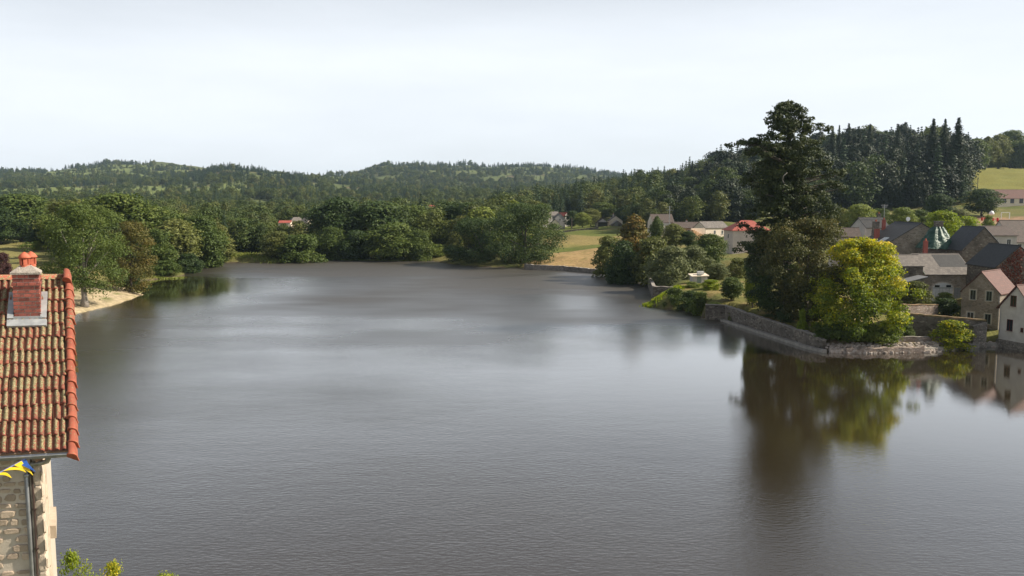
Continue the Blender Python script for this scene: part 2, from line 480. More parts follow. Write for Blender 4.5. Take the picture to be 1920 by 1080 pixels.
def build_ground():
    ys = np.concatenate([np.linspace(-60, 36, 20), np.linspace(38, 330, 210)[0:], np.geomspace(333, 4600, 130)])
    t = np.linspace(-1, 1, 431)
    W = np.maximum(130, 0.86 * ys + 90)
    X = t[None, :] * W[:, None]; Y = np.repeat(ys[:, None], len(t), 1)
    Z = ground_z(X, Y)
    V = np.stack([X, Y, Z], -1).reshape(-1, 3)
    nr, nc = X.shape
    i = np.arange(nr-1)[:, None]*nc + np.arange(nc-1)[None, :]
    Q = np.stack([i, i+1, i+nc+1, i+nc], -1).reshape(-1, 4)
    me = mesh_quads('ground', V, Q, smooth=True)
    # ground cover colours
    x, y = V[:, 0], V[:, 1]
    px = field_px(x, y); d = lake_sd(x, y)
    grass = np.array([0.085, 0.105, 0.030]); dry = np.array([0.235, 0.185, 0.075]); sand = np.array([0.42, 0.335, 0.215])
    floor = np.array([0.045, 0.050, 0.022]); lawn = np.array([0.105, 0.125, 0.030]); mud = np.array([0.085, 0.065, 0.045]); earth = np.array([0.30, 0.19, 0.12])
    C = np.repeat(grass[None], len(V), 0)
    def mix(c, w):
        nonlocal C
        w = np.clip(w, 0, 1)[:, None]; C = C * (1 - w) + c * w
    n1 = wnoise(x, y, 22, 21); n2 = wnoise(x, y, 6, 22)
    mix(dry, 0.35 + 0.35 * n1)
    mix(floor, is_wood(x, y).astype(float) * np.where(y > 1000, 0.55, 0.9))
    hill = (y > 950)
    mix(np.array([0.095, 0.118, 0.042]), hill * (0.6 + 0.4 * wnoise(x, y, 200, 9)))
    mix(np.array([0.155, 0.185, 0.060]), hill * light_slope(x, y) * 0.85)
    mix(np.array([0.17, 0.12, 0.075]), hill * np.clip(wnoise(x, y, 150, 12) * 2.2 - 1.6, 0, 0.8))
    # dry field on the left bank and the beach
    lf = (px < 110) & (y > 120) & (y < 340)
    mix(np.array([0.20, 0.175, 0.065]), lf * (0.75 + 0.25 * n1))
    bank = (x < -50) & (y > 100) & (y < 190)
    mix(sand, bank * np.clip(1.25 - np.abs(d - 3.5 - 2.5*n2) / 7.0, 0, 1))
    mix(lawn, bank * np.clip(wnoise(x, y, 9, 31) * 1.6 - 0.5, 0, 0.75) * (d < 4))
    # hay field in the middle
    cf = (px > 985) & (px < 1190) & (y > 245) & (y < 500)
    mix(lawn * 1.05, cf * 0.9)
    band = np.sin((y + 0.55 * x - 8 * n1) / 18.0 + 0.6)
    mix(np.array([0.30, 0.21, 0.095]), cf * np.clip(0.55 + 1.2 * band, 0, 1) * (y < 420) * 0.6)
    mix(np.array([0.34, 0.23, 0.11]), cf * (y < 292) * np.clip(0.9 + 0.4*n2, 0, 1))
    # hillside meadow above the playground, and the playground's bare earth
    rf = (px > 1790) & (y > 400) & (y < 700)
    mix(np.array([0.185, 0.175, 0.045]), rf * (0.85 + 0.15 * n1))
    pg = (px > 1785) & (y > 288) & (y < 345)
    mix(earth, pg * np.clip(0.9 + 0.4 * n2, 0, 1))
    # gardens on the right
    gd = (x > 28) & (y > 100) & (y < 175)
    mix(np.array([0.14, 0.14, 0.04]), gd * 0.7)
    mix(np.array([0.24, 0.18, 0.075]), gd * np.clip(wnoise(x, y, 12, 41) * 1.5, 0, 0.8))
    mix(np.array([0.24, 0.18, 0.14]), ((x > 44) & (y > 105) & (y < 114.6) & (d < 4)) * np.clip(0.7 + 0.4*n2, 0, 1))
    mix(mud, (d < 0.6).astype(float) * (~bank))
    ca = me.color_attributes.new('cover', 'FLOAT_COLOR', 'POINT')
    ca.data.foreach_set('color', np.concatenate([C, np.ones((len(C), 1))], 1).astype(np.float32).ravel())
    m, nt, b = nodes_of('ground_cover')
    a = N(nt, 'ShaderNodeVertexColor', layer_name='cover')
    tc = N(nt, 'ShaderNodeTexCoord')
    no = N(nt, 'ShaderNodeTexNoise', Scale=1.1, Detail=8, Roughness=0.7)
    nt.links.new(tc.outputs['Object'], no.inputs['Vector'])
    mr = N(nt, 'ShaderNodeMapRange'); mr.inputs['From Min'].default_value = 0.3; mr.inputs['From Max'].default_value = 0.7; mr.inputs['To Min'].default_value = 0.6; mr.inputs['To Max'].default_value = 1.4
    nt.links.new(no.outputs['Fac'], mr.inputs['Value'])
    s_ = N(nt, 'ShaderNodeVectorMath', operation='SCALE')
    nt.links.new(a.outputs['Color'], s_.inputs[0]); nt.links.new(mr.outputs['Result'], s_.inputs['Scale'])
    nt.links.new(s_.outputs['Vector'], b.inputs['Base Color'])
    b.inputs['Roughness'].default_value = 0.95
    b.inputs['Specular IOR Level'].default_value = 0.1
    bp = N(nt, 'ShaderNodeBump', Strength=0.7, Distance=0.25)
    n2_ = N(nt, 'ShaderNodeTexNoise', Scale=3.0, Detail=6)
    nt.links.new(tc.outputs['Object'], n2_.inputs['Vector'])
    nt.links.new(n2_.outputs['Fac'], bp.inputs['Height']); nt.links.new(bp.outputs['Normal'], b.inputs['Normal'])
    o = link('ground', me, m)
    tag(o, 'rolling ground of banks, fields and hillsides round the pond', kind='structure')
build_ground()

# ---- water
def build_water():
    m, nt, b = nodes_of('pond_water')
    b.inputs['Base Color'].default_value = (0.030, 0.022, 0.012, 1)
    b.inputs['IOR'].default_value = 1.5
    b.inputs['Specular IOR Level'].default_value = 0.5
    b.inputs['Coat Weight'].default_value = 1.0; b.inputs['Coat IOR'].default_value = 1.6
    tc = N(nt, 'ShaderNodeTexCoord')
    def noise(scale, stretch, detail=3, rot=0.0):
        mp = N(nt, 'ShaderNodeMapping'); mp.inputs['Scale'].default_value = stretch; mp.inputs['Rotation'].default_value = (0, 0, rot)
        nt.links.new(tc.outputs['Object'], mp.inputs['Vector'])
        n = N(nt, 'ShaderNodeTexNoise', Scale=scale, Detail=detail, Roughness=0.55)
        nt.links.new(mp.outputs['Vector'], n.inputs['Vector'])
        return n.outputs['Fac']
    ripple = noise(3.6, (0.5, 1.2, 1), 4, 0.12)
    swell = noise(0.42, (0.7, 1.3, 1), 3, -0.2)
    patch = noise(0.022, (0.8, 1.5, 1), 3, 0.1)
    # calmer water in the lee of the wooded right-hand bank and in the far corners
    pr = N(nt, 'ShaderNodeMapRange'); pr.inputs['From Min'].default_value = 0.38; pr.inputs['From Max'].default_value = 0.62
    pr.inputs['To Min'].default_value = 0.6; pr.inputs['To Max'].default_value = 1.1
    nt.links.new(patch, pr.inputs['Value'])
    sepx = N(nt, 'ShaderNodeSeparateXYZ'); nt.links.new(tc.outputs['Object'], sepx.inputs['Vector'])
    vm = N(nt, 'ShaderNodeVectorMath', operation='DISTANCE'); vm.inputs[1].default_value = (44, 88, 0)
    nt.links.new(tc.outputs['Object'], vm.inputs[0])
    lee = N(nt, 'ShaderNodeMapRange'); lee.inputs['From Min'].default_value = 22; lee.inputs['From Max'].default_value = 58
    lee.inputs['To Min'].default_value = 0.12; lee.inputs['To Max'].default_value = 1.0
    nt.links.new(vm.outputs['Value'], lee.inputs['Value'])
    vm2 = N(nt, 'ShaderNodeVectorMath', operation='DISTANCE'); vm2.inputs[1].default_value = (-92, 195, 0)
    nt.links.new(tc.outputs['Object'], vm2.inputs[0])
    lee2 = N(nt, 'ShaderNodeMapRange'); lee2.inputs['From Min'].default_value = 20; lee2.inputs['From Max'].default_value = 60
    lee2.inputs['To Min'].default_value = 0.06; lee2.inputs['To Max'].default_value = 1.0
    nt.links.new(vm2.outputs['Value'], lee2.inputs['Value'])
    both = N(nt, 'ShaderNodeMath', operation='MULTIPLY')
    nt.links.new(lee.outputs['Result'], both.inputs[0]); nt.links.new(lee2.outputs['Result'], both.inputs[1])
    amp = N(nt, 'ShaderNodeMath', operation='MULTIPLY')
    # the open middle of the pond is ruffled by the wind
    far = N(nt, 'ShaderNodeMapRange'); far.inputs['From Min'].default_value = 110; far.inputs['From Max'].default_value = 230
    far.inputs['To Min'].default_value = 1.0; far.inputs['To Max'].default_value = 3.2
    nt.links.new(sepx.outputs['Y'], far.inputs['Value'])
    bf = N(nt, 'ShaderNodeMath', operation='MULTIPLY')
    nt.links.new(both.outputs[0], bf.inputs[0]); nt.links.new(far.outputs['Result'], bf.inputs[1])
    nt.links.new(pr.outputs['Result'], amp.inputs[0]); nt.links.new(both.outputs[0], amp.inputs[1])
    rgh = N(nt, 'ShaderNodeMath', operation='MULTIPLY')
    nt.links.new(pr.outputs['Result'], rgh.inputs[0]); nt.links.new(bf.outputs[0], rgh.inputs[1])
    h1 = N(nt, 'ShaderNodeMath', operation='MULTIPLY'); h1.inputs[1].default_value = 0.030
    nt.links.new(ripple, h1.inputs[0])
    h2 = N(nt, 'ShaderNodeMath', operation='MULTIPLY_ADD'); h2.inputs[1].default_value = 0.028
    nt.links.new(swell, h2.inputs[0]); nt.links.new(h1.outputs[0], h2.inputs[2])
    h3 = N(nt, 'ShaderNodeMath', operation='MULTIPLY')
    hf = N(nt, 'ShaderNodeMapRange'); hf.inputs['From Min'].default_value = 110; hf.inputs['From Max'].default_value = 230; hf.inputs['To Min'].default_value = 1.0; hf.inputs['To Max'].default_value = 1.9
    nt.links.new(sepx.outputs['Y'], hf.inputs['Value'])
    h4 = N(nt, 'ShaderNodeMath', operation='MULTIPLY'); nt.links.new(amp.outputs[0], h4.inputs[0]); nt.links.new(hf.outputs['Result'], h4.inputs[1])
    nt.links.new(h2.outputs[0], h3.inputs[0]); nt.links.new(h4.outputs[0], h3.inputs[1])
    bp = N(nt, 'ShaderNodeBump', Strength=1.0, Distance=1.0)
    nt.links.new(h3.outputs[0], bp.inputs['Height']); nt.links.new(bp.outputs['Normal'], b.inputs['Normal']); nt.links.new(bp.outputs['Normal'], b.inputs['Coat Normal'])
    rr = N(nt, 'ShaderNodeMapRange'); rr.clamp = True; rr.inputs['From Max'].default_value = 2.4; rr.inputs['To Min'].default_value = 0.02; rr.inputs['To Max'].default_value = 0.58
    nt.links.new(rgh.outputs[0], rr.inputs['Value']); nt.links.new(rr.outputs['Result'], b.inputs['Roughness']); nt.links.new(rr.outputs['Result'], b.inputs['Coat Roughness'])
    mb = MB().add([(-170, 24, 0), (190, 24, 0), (190, 340, 0), (-170, 340, 0)], [(0, 1, 2, 3)])
    o = mb.build('water', m)
    tag(o, 'brown pond water mirroring the pale sky and the trees', kind='structure')
build_water()

# ---- haze
def build_haze():
    m = bpy.data.materials.new('haze'); m.use_nodes = True
    nt = m.node_tree
    for n in list(nt.nodes): nt.nodes.remove(n)
    out = nt.nodes.new('ShaderNodeOutputMaterial'); pv = nt.nodes.new('ShaderNodeVolumePrincipled')
    pv.inputs['Color'].default_value = (0.62, 0.82, 1.0, 1)
    pv.inputs['Density'].default_value = 0.00006
    pv.inputs['Anisotropy'].default_value = 0.25
    nt.links.new(pv.outputs['Volume'], out.inputs['Volume'])
    mb = MB().box((-4200, -140, -6), (4200, 4700, 225))
    tag(mb.build('haze', m), 'thin blue summer haze over the valley', 'haze', kind='stuff')
HAZE = True

# ================================================================== PLANT BUILDERS
def leaf_quads(C, Nrm, size, rng, aspect=0.7):
    """one small quad per centre, facing roughly along Nrm"""
    n = len(C)
    Nrm = Nrm / (np.linalg.norm(Nrm, axis=1, keepdims=True) + 1e-9)
    R = rng.normal(size=(n, 3))
    A = np.cross(Nrm, R); A /= (np.linalg.norm(A, axis=1, keepdims=True) + 1e-9)
    B = np.cross(Nrm, A)
    s = (size * rng.uniform(0.6, 1.25, n))[:, None]
    A = A * s * 0.5; B = B * s * 0.5 * aspect
    bend = Nrm * s * 0.12
    V = np.stack([C - A, C - B - bend, C + A, C + B - bend], 1).reshape(-1, 3)   # lozenge leaf spray
    Q = np.arange(4 * n).reshape(-1, 4)
    return V, Q

def puff_leaves(puffs, n, leaf, rng, up=0.25, jitter=0.55, inner=0.2, aspect=0.7, flat=0.8):
    """leaves spread through and mostly over the surface of clumps. puffs: (x,y,z,r)"""
    P = np.asarray(puffs, float)
    w = P[:, 3] ** 2; w /= w.sum()
    k = rng.choice(len(P), n, p=w)
    D = rng.normal(size=(n, 3)); D /= np.linalg.norm(D, axis=1, keepdims=True)
    D[:, 2] = np.where((D[:, 2] < -0.3) & (rng.random(n) < 0.6), -D[:, 2], D[:, 2])
    rad = np.where(rng.random(n) < inner, rng.uniform(0.3, 0.9, n), rng.uniform(0.8, 1.15, n))
    lump = 1 + 0.22*np.sin(D[:,0]*5 + k) * np.sin(D[:,1]*6 + 2*k) + 0.15*np.sin(D[:,2]*8 + k*3)
    off = D * (rad * lump)[:, None] * P[k, 3][:, None]
    off[:, 2] *= flat
    C = P[k, :3] + off
    Nn = D + rng.normal(size=(n, 3)) * jitter + np.array([0, 0, up])
    V, Q = leaf_quads(C, Nn, leaf, rng, aspect)
    pt = rng.uniform(-0.17, 0.17, len(P))
    tint = np.clip(0.45 + pt[k] + rng.normal(0, 0.13, n), 0, 1)
    return V, Q, tint

def profile_puffs(rng, n, prof, zb, r_rng, width, edge=0.72, squash=1.0):
    """clump centres filling a crown whose half width at height t (0..1) is prof(t)*width/2 (unit height)"""
    out = []
    zs = rng.uniform(0, 1, n * 6)
    for t in zs:
        R = prof(t) * width / 2
        r = rng.uniform(*r_rng)
        r = min(r, max(R * 0.7, 0.02))
        a = rng.uniform(0, 2*np.pi)
        q = max(R - r, 0) * (rng.uniform(0.55, 1.0) if rng.random() < edge else rng.uniform(0, 0.6))
        z = zb + t * (1 - zb)
        z = min(z, 1 - r * 0.7)
        out.append((q*np.cos(a), q*np.sin(a), z, r))
        if len(out) >= n: break
    return out

def trunk_mesh(name, h, r, puffs, rng, limbs=7, lean=(0, 0), base=0.0, n=7):
    """tapered, slightly bent trunk with limbs that run to the crown's clumps"""
    mb = MB()
    pts = []; rad = []
    for i in range(7):
        t = i / 6
        pts.append((lean[0]*t + rng.normal(0, 0.012*h)*(t > 0), lean[1]*t + rng.normal(0, 0.012*h)*(t > 0), base + h*t))
        rad.append(r * (1.45 if i == 0 else 1.0 - 0.8*t))
    mb.tube(pts, rad, n)
    P = sorted(puffs, key=lambda p: -p[3])[:limbs]
    for p in P:
        j = rng.integers(2, 6)
        s = Vector(pts[j]); e = Vector(p[:3])
        m = s.lerp(e, 0.5) + Vector((0, 0, 0.06 * h * rng.uniform(-0.3, 1)))
        mb.tube([s, m, e], [rad[j]*0.55, rad[j]*0.38, rad[j]*0.12], 5)
    return mb.mesh(name, True)

PROTO = {}
def make_broad(key, seed, prof, width, zb=0.14, n_puffs=60, r_rng=(0.09, 0.17), n=9000, leaf=0.042, trunk_r=0.022, jitter=0.55, flat=0.8, th=0.6, inner=0.2):
    rng = np.random.default_rng(seed)
    puffs = profile_puffs(rng, n_puffs, prof, zb, r_rng, width)
    V, Q, tint = puff_leaves(puffs, n, leaf, rng, jitter=jitter, flat=flat, inner=inner)
    PROTO[key] = (trunk_mesh(key + '_trunk', th, trunk_r, puffs, rng), V, Q, tint, {})

def make_conifer(key, seed, width, n_whorl=26, per=9, zb=0.06, power=0.85, n_leaf=7, leaf=0.03, droop=0.25, ragged=0.2):
    rng = np.random.default_rng(seed)
    C = []; Nn = []; mb = MB()
    mb.tube([(0, 0, 0), (0, 0, 0.5), (0, 0, 0.985)], [0.016, 0.010, 0.002], 6)
    for i in range(n_whorl):
        t = i / (n_whorl - 1)
        z = zb + (0.985 - zb) * t
        L = width / 2 * (1 - t) ** power * (0.75 + 0.25*min(1, t*8)) + 0.008
        for j in range(per):
            a = 2*np.pi*(j + rng.random()) / per
            l = L * rng.uniform(1 - ragged*2, 1 + ragged)
            d = np.array([np.cos(a), np.sin(a), 0])
            m = max(3, int(n_leaf * (l / (width/2)) * 2.2))
            for q in range(m):
                s = (q + rng.random()) / m
                side = np.array([-d[1], d[0], 0]) * rng.normal(0, 0.16) * l * (1.1 - s)
                p = d * l * s + side
                p[2] = z - droop * l * s * s + 0.10*l*s + rng.normal(0, 0.006)
                C.append(p); Nn.append(np.array([d[0]*0.5, d[1]*0.5, 0.9]) + rng.normal(0, 0.35, 3))
            if l > 0.05:
                mb.tube([(0, 0, z), tuple(d * l * 0.8 + np.array([0, 0, z - droop*l*0.6]))], [0.003, 0.001], 3, cap=False)
    C = np.array(C); Nn = np.array(Nn)
    V, Q = leaf_quads(C, Nn, leaf, rng, aspect=0.55)
    tint = np.clip(0.45 + rng.normal(0, 0.15, len(C)), 0, 1)
    PROTO[key] = (mb.mesh(key + '_trunk', True), V, Q, tint, {})

def crown_mesh(key, mat):
    tr, V, Q, tint, cache = PROTO[key]
    if mat.name not in cache:
        me = mesh_quads(key + '_crown', V, Q, {'tint': tint})
        me.materials.append(mat); cache[mat.name] = me
    return cache[mat.name]

dome = lambda t: math.sqrt(max(0.0, 1 - ((t - 0.42) / 0.60) ** 2)) if t > 0.42 else math.sqrt(max(0.0, 1 - ((t - 0.42) / 0.50) ** 2))
ovoid = lambda t: (math.sin(math.pi * min(1, 0.10 + t * 0.92)) ** 0.7) * (1.0 - 0.18*t)
cone = lambda t: max(0.05, (1 - t) ** 0.55) * (0.55 + 0.45 * min(1, t * 4))
bushy = lambda t: math.sqrt(max(0.0, 1 - t ** 2.2)) * (0.86 + 0.14 * min(1, t * 5))
make_broad('round_a', 1, dome, 0.95, n=11000)
make_broad('round_b', 2, dome, 1.1, n=11000, n_puffs=75)
make_broad('oval_a', 3, ovoid, 0.75, n=10000)
make_broad('oval_b', 4, ovoid, 0.62, n=9000, n_puffs=50)
make_broad('cone_a', 5, cone, 0.75, zb=0.06, n=10000, n_puffs=70, r_rng=(0.06, 0.13))
make_broad('bush_a', 6, bushy, 1.3, zb=0.02, n=7000, n_puffs=60, r_rng=(0.10, 0.2), leaf=0.06, trunk_r=0.02, th=0.5)
make_broad('bush_b', 7, bushy, 1.7, zb=0.02, n=8000, n_puffs=70, r_rng=(0.12, 0.22), leaf=0.065, trunk_r=0.02, th=0.5, jitter=0.7)
make_broad('skirt_a', 8, lambda t: (0.80 + 0.2*min(1, t*3)) * math.sqrt(max(0, 1 - (max(0, t-0.45)/0.56)**2)), 0.9, zb=0.03, n=12000, n_puffs=90)
make_broad('bramble', 12, ovoid, 1.0, zb=0.1, n=4200, n_puffs=46, r_rng=(0.05, 0.12), leaf=0.02, trunk_r=0.008, jitter=1.2, inner=0.6)
make_conifer('spruce_a', 9, 0.30, n_whorl=44, per=11, n_leaf=14, leaf=0.028)
make_conifer('spruce_b', 10, 0.36, n_whorl=38, per=11, n_leaf=14, leaf=0.03, ragged=0.3)

GROUND_OFFSET = 0.05
def tree(name, key, mat, px, depth, top, width_px=None, label=None, cat='tree', group=None, rz=None, trunk_mat=None, base_z=None, squash=1.0, trunk=True):
    """a plant standing on the ground at a photo column and depth, as tall as its top pixel says"""
    x = at(px, top + 25, depth).x
    z0 = gz(x, depth) if base_z is None else base_z
    ztop = at(px, top, depth).z
    h = max(ztop - z0, 0.4)
    t = empty(name, (x, depth, z0 - GROUND_OFFSET), random.uniform(0, 6.28) if rz is None else rz, label, cat, group)
    tr, V, Q, tint, cache = PROTO[key]
    w_unit = cache.get('w')
    if w_unit is None:
        w_unit = cache['w'] = float(np.percentile(np.abs(V[:, 0]), 99) + np.percentile(np.abs(V[:, 1]), 99))
    s = h
    sx = (width_px * depth / F) / w_unit if width_px else s
    if trunk:
        o = link('trunk', tr, trunk_mat or bark, t); o.scale = (sx, sx, s)
    c = link('crown', crown_mesh(key, mat), mat, t); c.scale = (sx, sx * squash, s)
    return t
# ================================================================== FAR WOOD (one mass of trees)
def build_wood():
    pc = bpy.data.collections.new('wood_trees')          # not linked to the scene: only read by the scatter
    rng = np.random.default_rng(50)
    def lowtree(i, prof, width, n, leaf, mat, rr):
        puffs = profile_puffs(rng, 30, prof, 0.10, rr, width)
        V, Q, tint = puff_leaves(puffs, n, leaf, rng, jitter=0.5)
        me = mesh_quads('w%d' % i, V, Q, {'tint': tint}); me.materials.append(mat)
        o = bpy.data.objects.new('%02d_wood_tree' % i, me); pc.objects.link(o)
    W_b1 = foliage('wood_leaf_a', [(0.0, (0.034, 0.055, 0.013)), (0.5, (0.067, 0.094, 0.021)), (1.0, (0.137, 0.155, 0.035))], vary=0.7, trans=0.18)
    W_b2 = foliage('wood_leaf_b', [(0.0, (0.053, 0.069, 0.018)), (0.5, (0.101, 0.116, 0.030)), (1.0, (0.182, 0.166, 0.046))], vary=0.7, trans=0.18)
    W_c = foliage('wood_needle', [(0.0, (0.020, 0.039, 0.017)), (0.5, (0.036, 0.063, 0.025)), (1.0, (0.064, 0.097, 0.035))], vary=0.6, trans=0.05)
    lowtree(0, dome, 0.95, 2800, 0.055, W_b1, (0.12, 0.2))
    lowtree(1, ovoid, 0.8, 2800, 0.055, W_b2, (0.12, 0.2))
    lowtree(2, dome, 1.1, 2800, 0.055, W_b1, (0.12, 0.22))
    W_d = foliage('wood_leaf_shade', [(0.0, (0.010, 0.018, 0.008)), (0.5, (0.020, 0.031, 0.012)), (1.0, (0.042, 0.056, 0.020))], vary=0.6, trans=0.08)  # dark right-hand wood: its shade is put into the leaf colour
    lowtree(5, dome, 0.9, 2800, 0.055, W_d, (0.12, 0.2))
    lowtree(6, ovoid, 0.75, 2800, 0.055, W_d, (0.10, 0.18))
    for i in (3, 4):
        make_conifer('wc%d' % i, 60 + i, 0.36, n_whorl=20, per=8, n_leaf=7, leaf=0.05)
        tr, V, Q, tint, _ = PROTO.pop('wc%d' % i)
        me = mesh_quads('w%d' % i, V, Q, {'tint': tint}); me.materials.append(W_c)
        o = bpy.data.objects.new('%02d_wood_tree' % i, me); pc.objects.link(o)
    # scatter positions, one jittered cell each, coarser with distance
    P = []; SC = []; SW = []; IDX = []
    for y0, y1, step, hgt in ((205, 420, 7.5, 14.0), (420, 700, 8.0, 15), (700, 1300, 10, 14.5), (1300, 2200, 13, 15), (2200, 3080, 15, 15)):
        xs = np.arange(-0.78*y1 - 60, 0.80*y1 + 60, step); ys = np.arange(y0, y1, step)
        X, Y = np.meshgrid(xs, ys); X = X.ravel() + rng.uniform(-.5, .5, X.size)*step; Y = Y.ravel() + rng.uniform(-.5, .5, Y.size)*step
        m = is_wood(X, Y) & (np.abs(X) < 0.74*Y + 40)
        px = field_px(X, Y)
        open_ = (Y > 820) & (wnoise(X, Y*0.6, 230, 71) + 0.6*wnoise(X, Y*0.6, 90, 72) > 0.22)         # clearings on the far hills
        open_ |= (Y > 2700) & (px > 300) & (px < 400)
        ls = light_slope(X, Y) > 0
        m &= ~(open_ & ~ls)
        m &= ~(ls & (rng.random(X.size) < 0.74 + 0.3*wnoise(X, Y, 70, 95)))
        m &= ~((Y > 2700) & (px < 130) & (px > 95) & (rng.random(X.size) < 0.6))
        X, Y, px = X[m], Y[m], px[m]
        Z = ground_z(X, Y)
        h = hgt * np.clip(rng.normal(1, 0.22, X.size), 0.5, 1.5)
        pc_ = 0.10 + 0.0*X
        pc_ = np.where((Y > 480) & (Y < 1000) & (px > 930) & (px < 1300), 0.55, pc_)
        pc_ = np.where((Y < 1000) & (px > 1420) & (px < 1835), 0.35, pc_)
        pc_ = np.where((Y > 900), 0.42 + 0.42*wnoise(X, Y, 240, 73), pc_)
        pc_ = np.where((Y > 1650) & (Y < 2250) & (px > 350) & (px < 570), 0.95, pc_)
        pc_ = np.where((Y > 2500) & (px > 740) & (px < 1200), 0.82, pc_)
        pc_ = np.where((Y > 2500) & (px < 290), 0.85, pc_)
        pc_ = np.where(light_slope(X, Y) > 0, 0.15, pc_)
        con = rng.random(X.size) < pc_
        small = ((Y > 1000) & (wnoise(X, Y, 120, 75) > 0.35)) | (light_slope(X, Y) > 0)                                    # young plantations
        h = np.where(small, h * 0.55, h); h = np.where(con, h * 1.15, h)
        rt = (px > 1330) & (Y < 900); h = np.where(rt, h * 1.3, h)
        far = Y > 1300; h = np.where(far, h * 0.82, h)
        nl = (Y < 420) & (px < 620); h = np.where(nl, h * 0.76, h)
        ml = (Y >= 420) & (Y < 1100) & (px < 930); h = np.where(ml, h * 0.8, h)
        P.append(np.stack([X, Y, Z - 0.3], 1)); SC.append(h); SW.append(h * np.where(con & far, 1.75, np.where(far, 1.25, 1.0)) * rng.uniform(0.85, 1.2, X.size))
        ix = np.where(con, rng.integers(3, 5, X.size), rng.integers(0, 3, X.size))
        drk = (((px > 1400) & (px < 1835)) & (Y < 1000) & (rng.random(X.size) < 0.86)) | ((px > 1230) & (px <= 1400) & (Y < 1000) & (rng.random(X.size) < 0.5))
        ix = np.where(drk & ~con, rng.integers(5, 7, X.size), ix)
        IDX.append(ix)
    P = np.concatenate(P).astype(np.float32); SC = np.concatenate(SC).astype(np.float32); SW = np.concatenate(SW).astype(np.float32); IDX = np.concatenate(IDX).astype(np.int32)
    me = bpy.data.meshes.new('wood'); me.vertices.add(len(P)); me.vertices.foreach_set('co', P.ravel())
    a = me.attributes.new('scl', 'FLOAT', 'POINT'); a.data.foreach_set('value', SC)
    a = me.attributes.new('wid', 'FLOAT', 'POINT'); a.data.foreach_set('value', SW)
    a = me.attributes.new('idx', 'INT', 'POINT'); a.data.foreach_set('value', IDX)
    a = me.attributes.new('rot', 'FLOAT', 'POINT'); a.data.foreach_set('value', rng.uniform(0, 6.28, len(P)).astype(np.float32))
    me.update()
    o = link('wood', me)
    tag(o, 'far-off mixed wood covering the hillsides behind the pond', 'wood', kind='stuff')
    ng = bpy.data.node_groups.new('scatter_wood', 'GeometryNodeTree')
    ng.interface.new_socket('Geometry', in_out='INPUT', socket_type='NodeSocketGeometry')
    ng.interface.new_socket('Geometry', in_out='OUTPUT', socket_type='NodeSocketGeometry')
    gi = ng.nodes.new('NodeGroupInput'); go = ng.nodes.new('NodeGroupOutput')
    iop = ng.nodes.new('GeometryNodeInstanceOnPoints')
    ci = ng.nodes.new('GeometryNodeCollectionInfo'); ci.inputs['Collection'].default_value = pc
    ci.inputs['Separate Children'].default_value = True; ci.inputs['Reset Children'].default_value = True
    def named(nm, dt):
        n = ng.nodes.new('GeometryNodeInputNamedAttribute'); n.data_type = dt; n.inputs['Name'].default_value = nm
        return [s for s in n.outputs if s.enabled and s.name == 'Attribute'][0]
    iop.inputs['Pick Instance'].default_value = True
    cx = ng.nodes.new('ShaderNodeCombineXYZ'); ng.links.new(named('rot', 'FLOAT'), cx.inputs['Z'])
    cs = ng.nodes.new('ShaderNodeCombineXYZ')
    sa = named('scl', 'FLOAT')
    sw = named('wid', 'FLOAT')
    ng.links.new(sw, cs.inputs['X']); ng.links.new(sw, cs.inputs['Y']); ng.links.new(sa, cs.inputs['Z'])
    ng.links.new(gi.outputs[0], iop.inputs['Points']); ng.links.new(ci.outputs[0], iop.inputs['Instance'])
    ng.links.new(named('idx', 'INT'), iop.inputs['Instance Index'])
    e2r = ng.nodes.new('FunctionNodeEulerToRotation'); ng.links.new(cx.outputs[0], e2r.inputs[0])
    ng.links.new(e2r.outputs[0], iop.inputs['Rotation']); ng.links.new(cs.outputs[0], iop.inputs['Scale'])
    ng.links.new(iop.outputs['Instances'], go.inputs[0])
    md = o.modifiers.new('scatter', 'NODES'); md.node_group = ng
    return len(P)
n_wood = build_wood()
print('wood trees', n_wood)
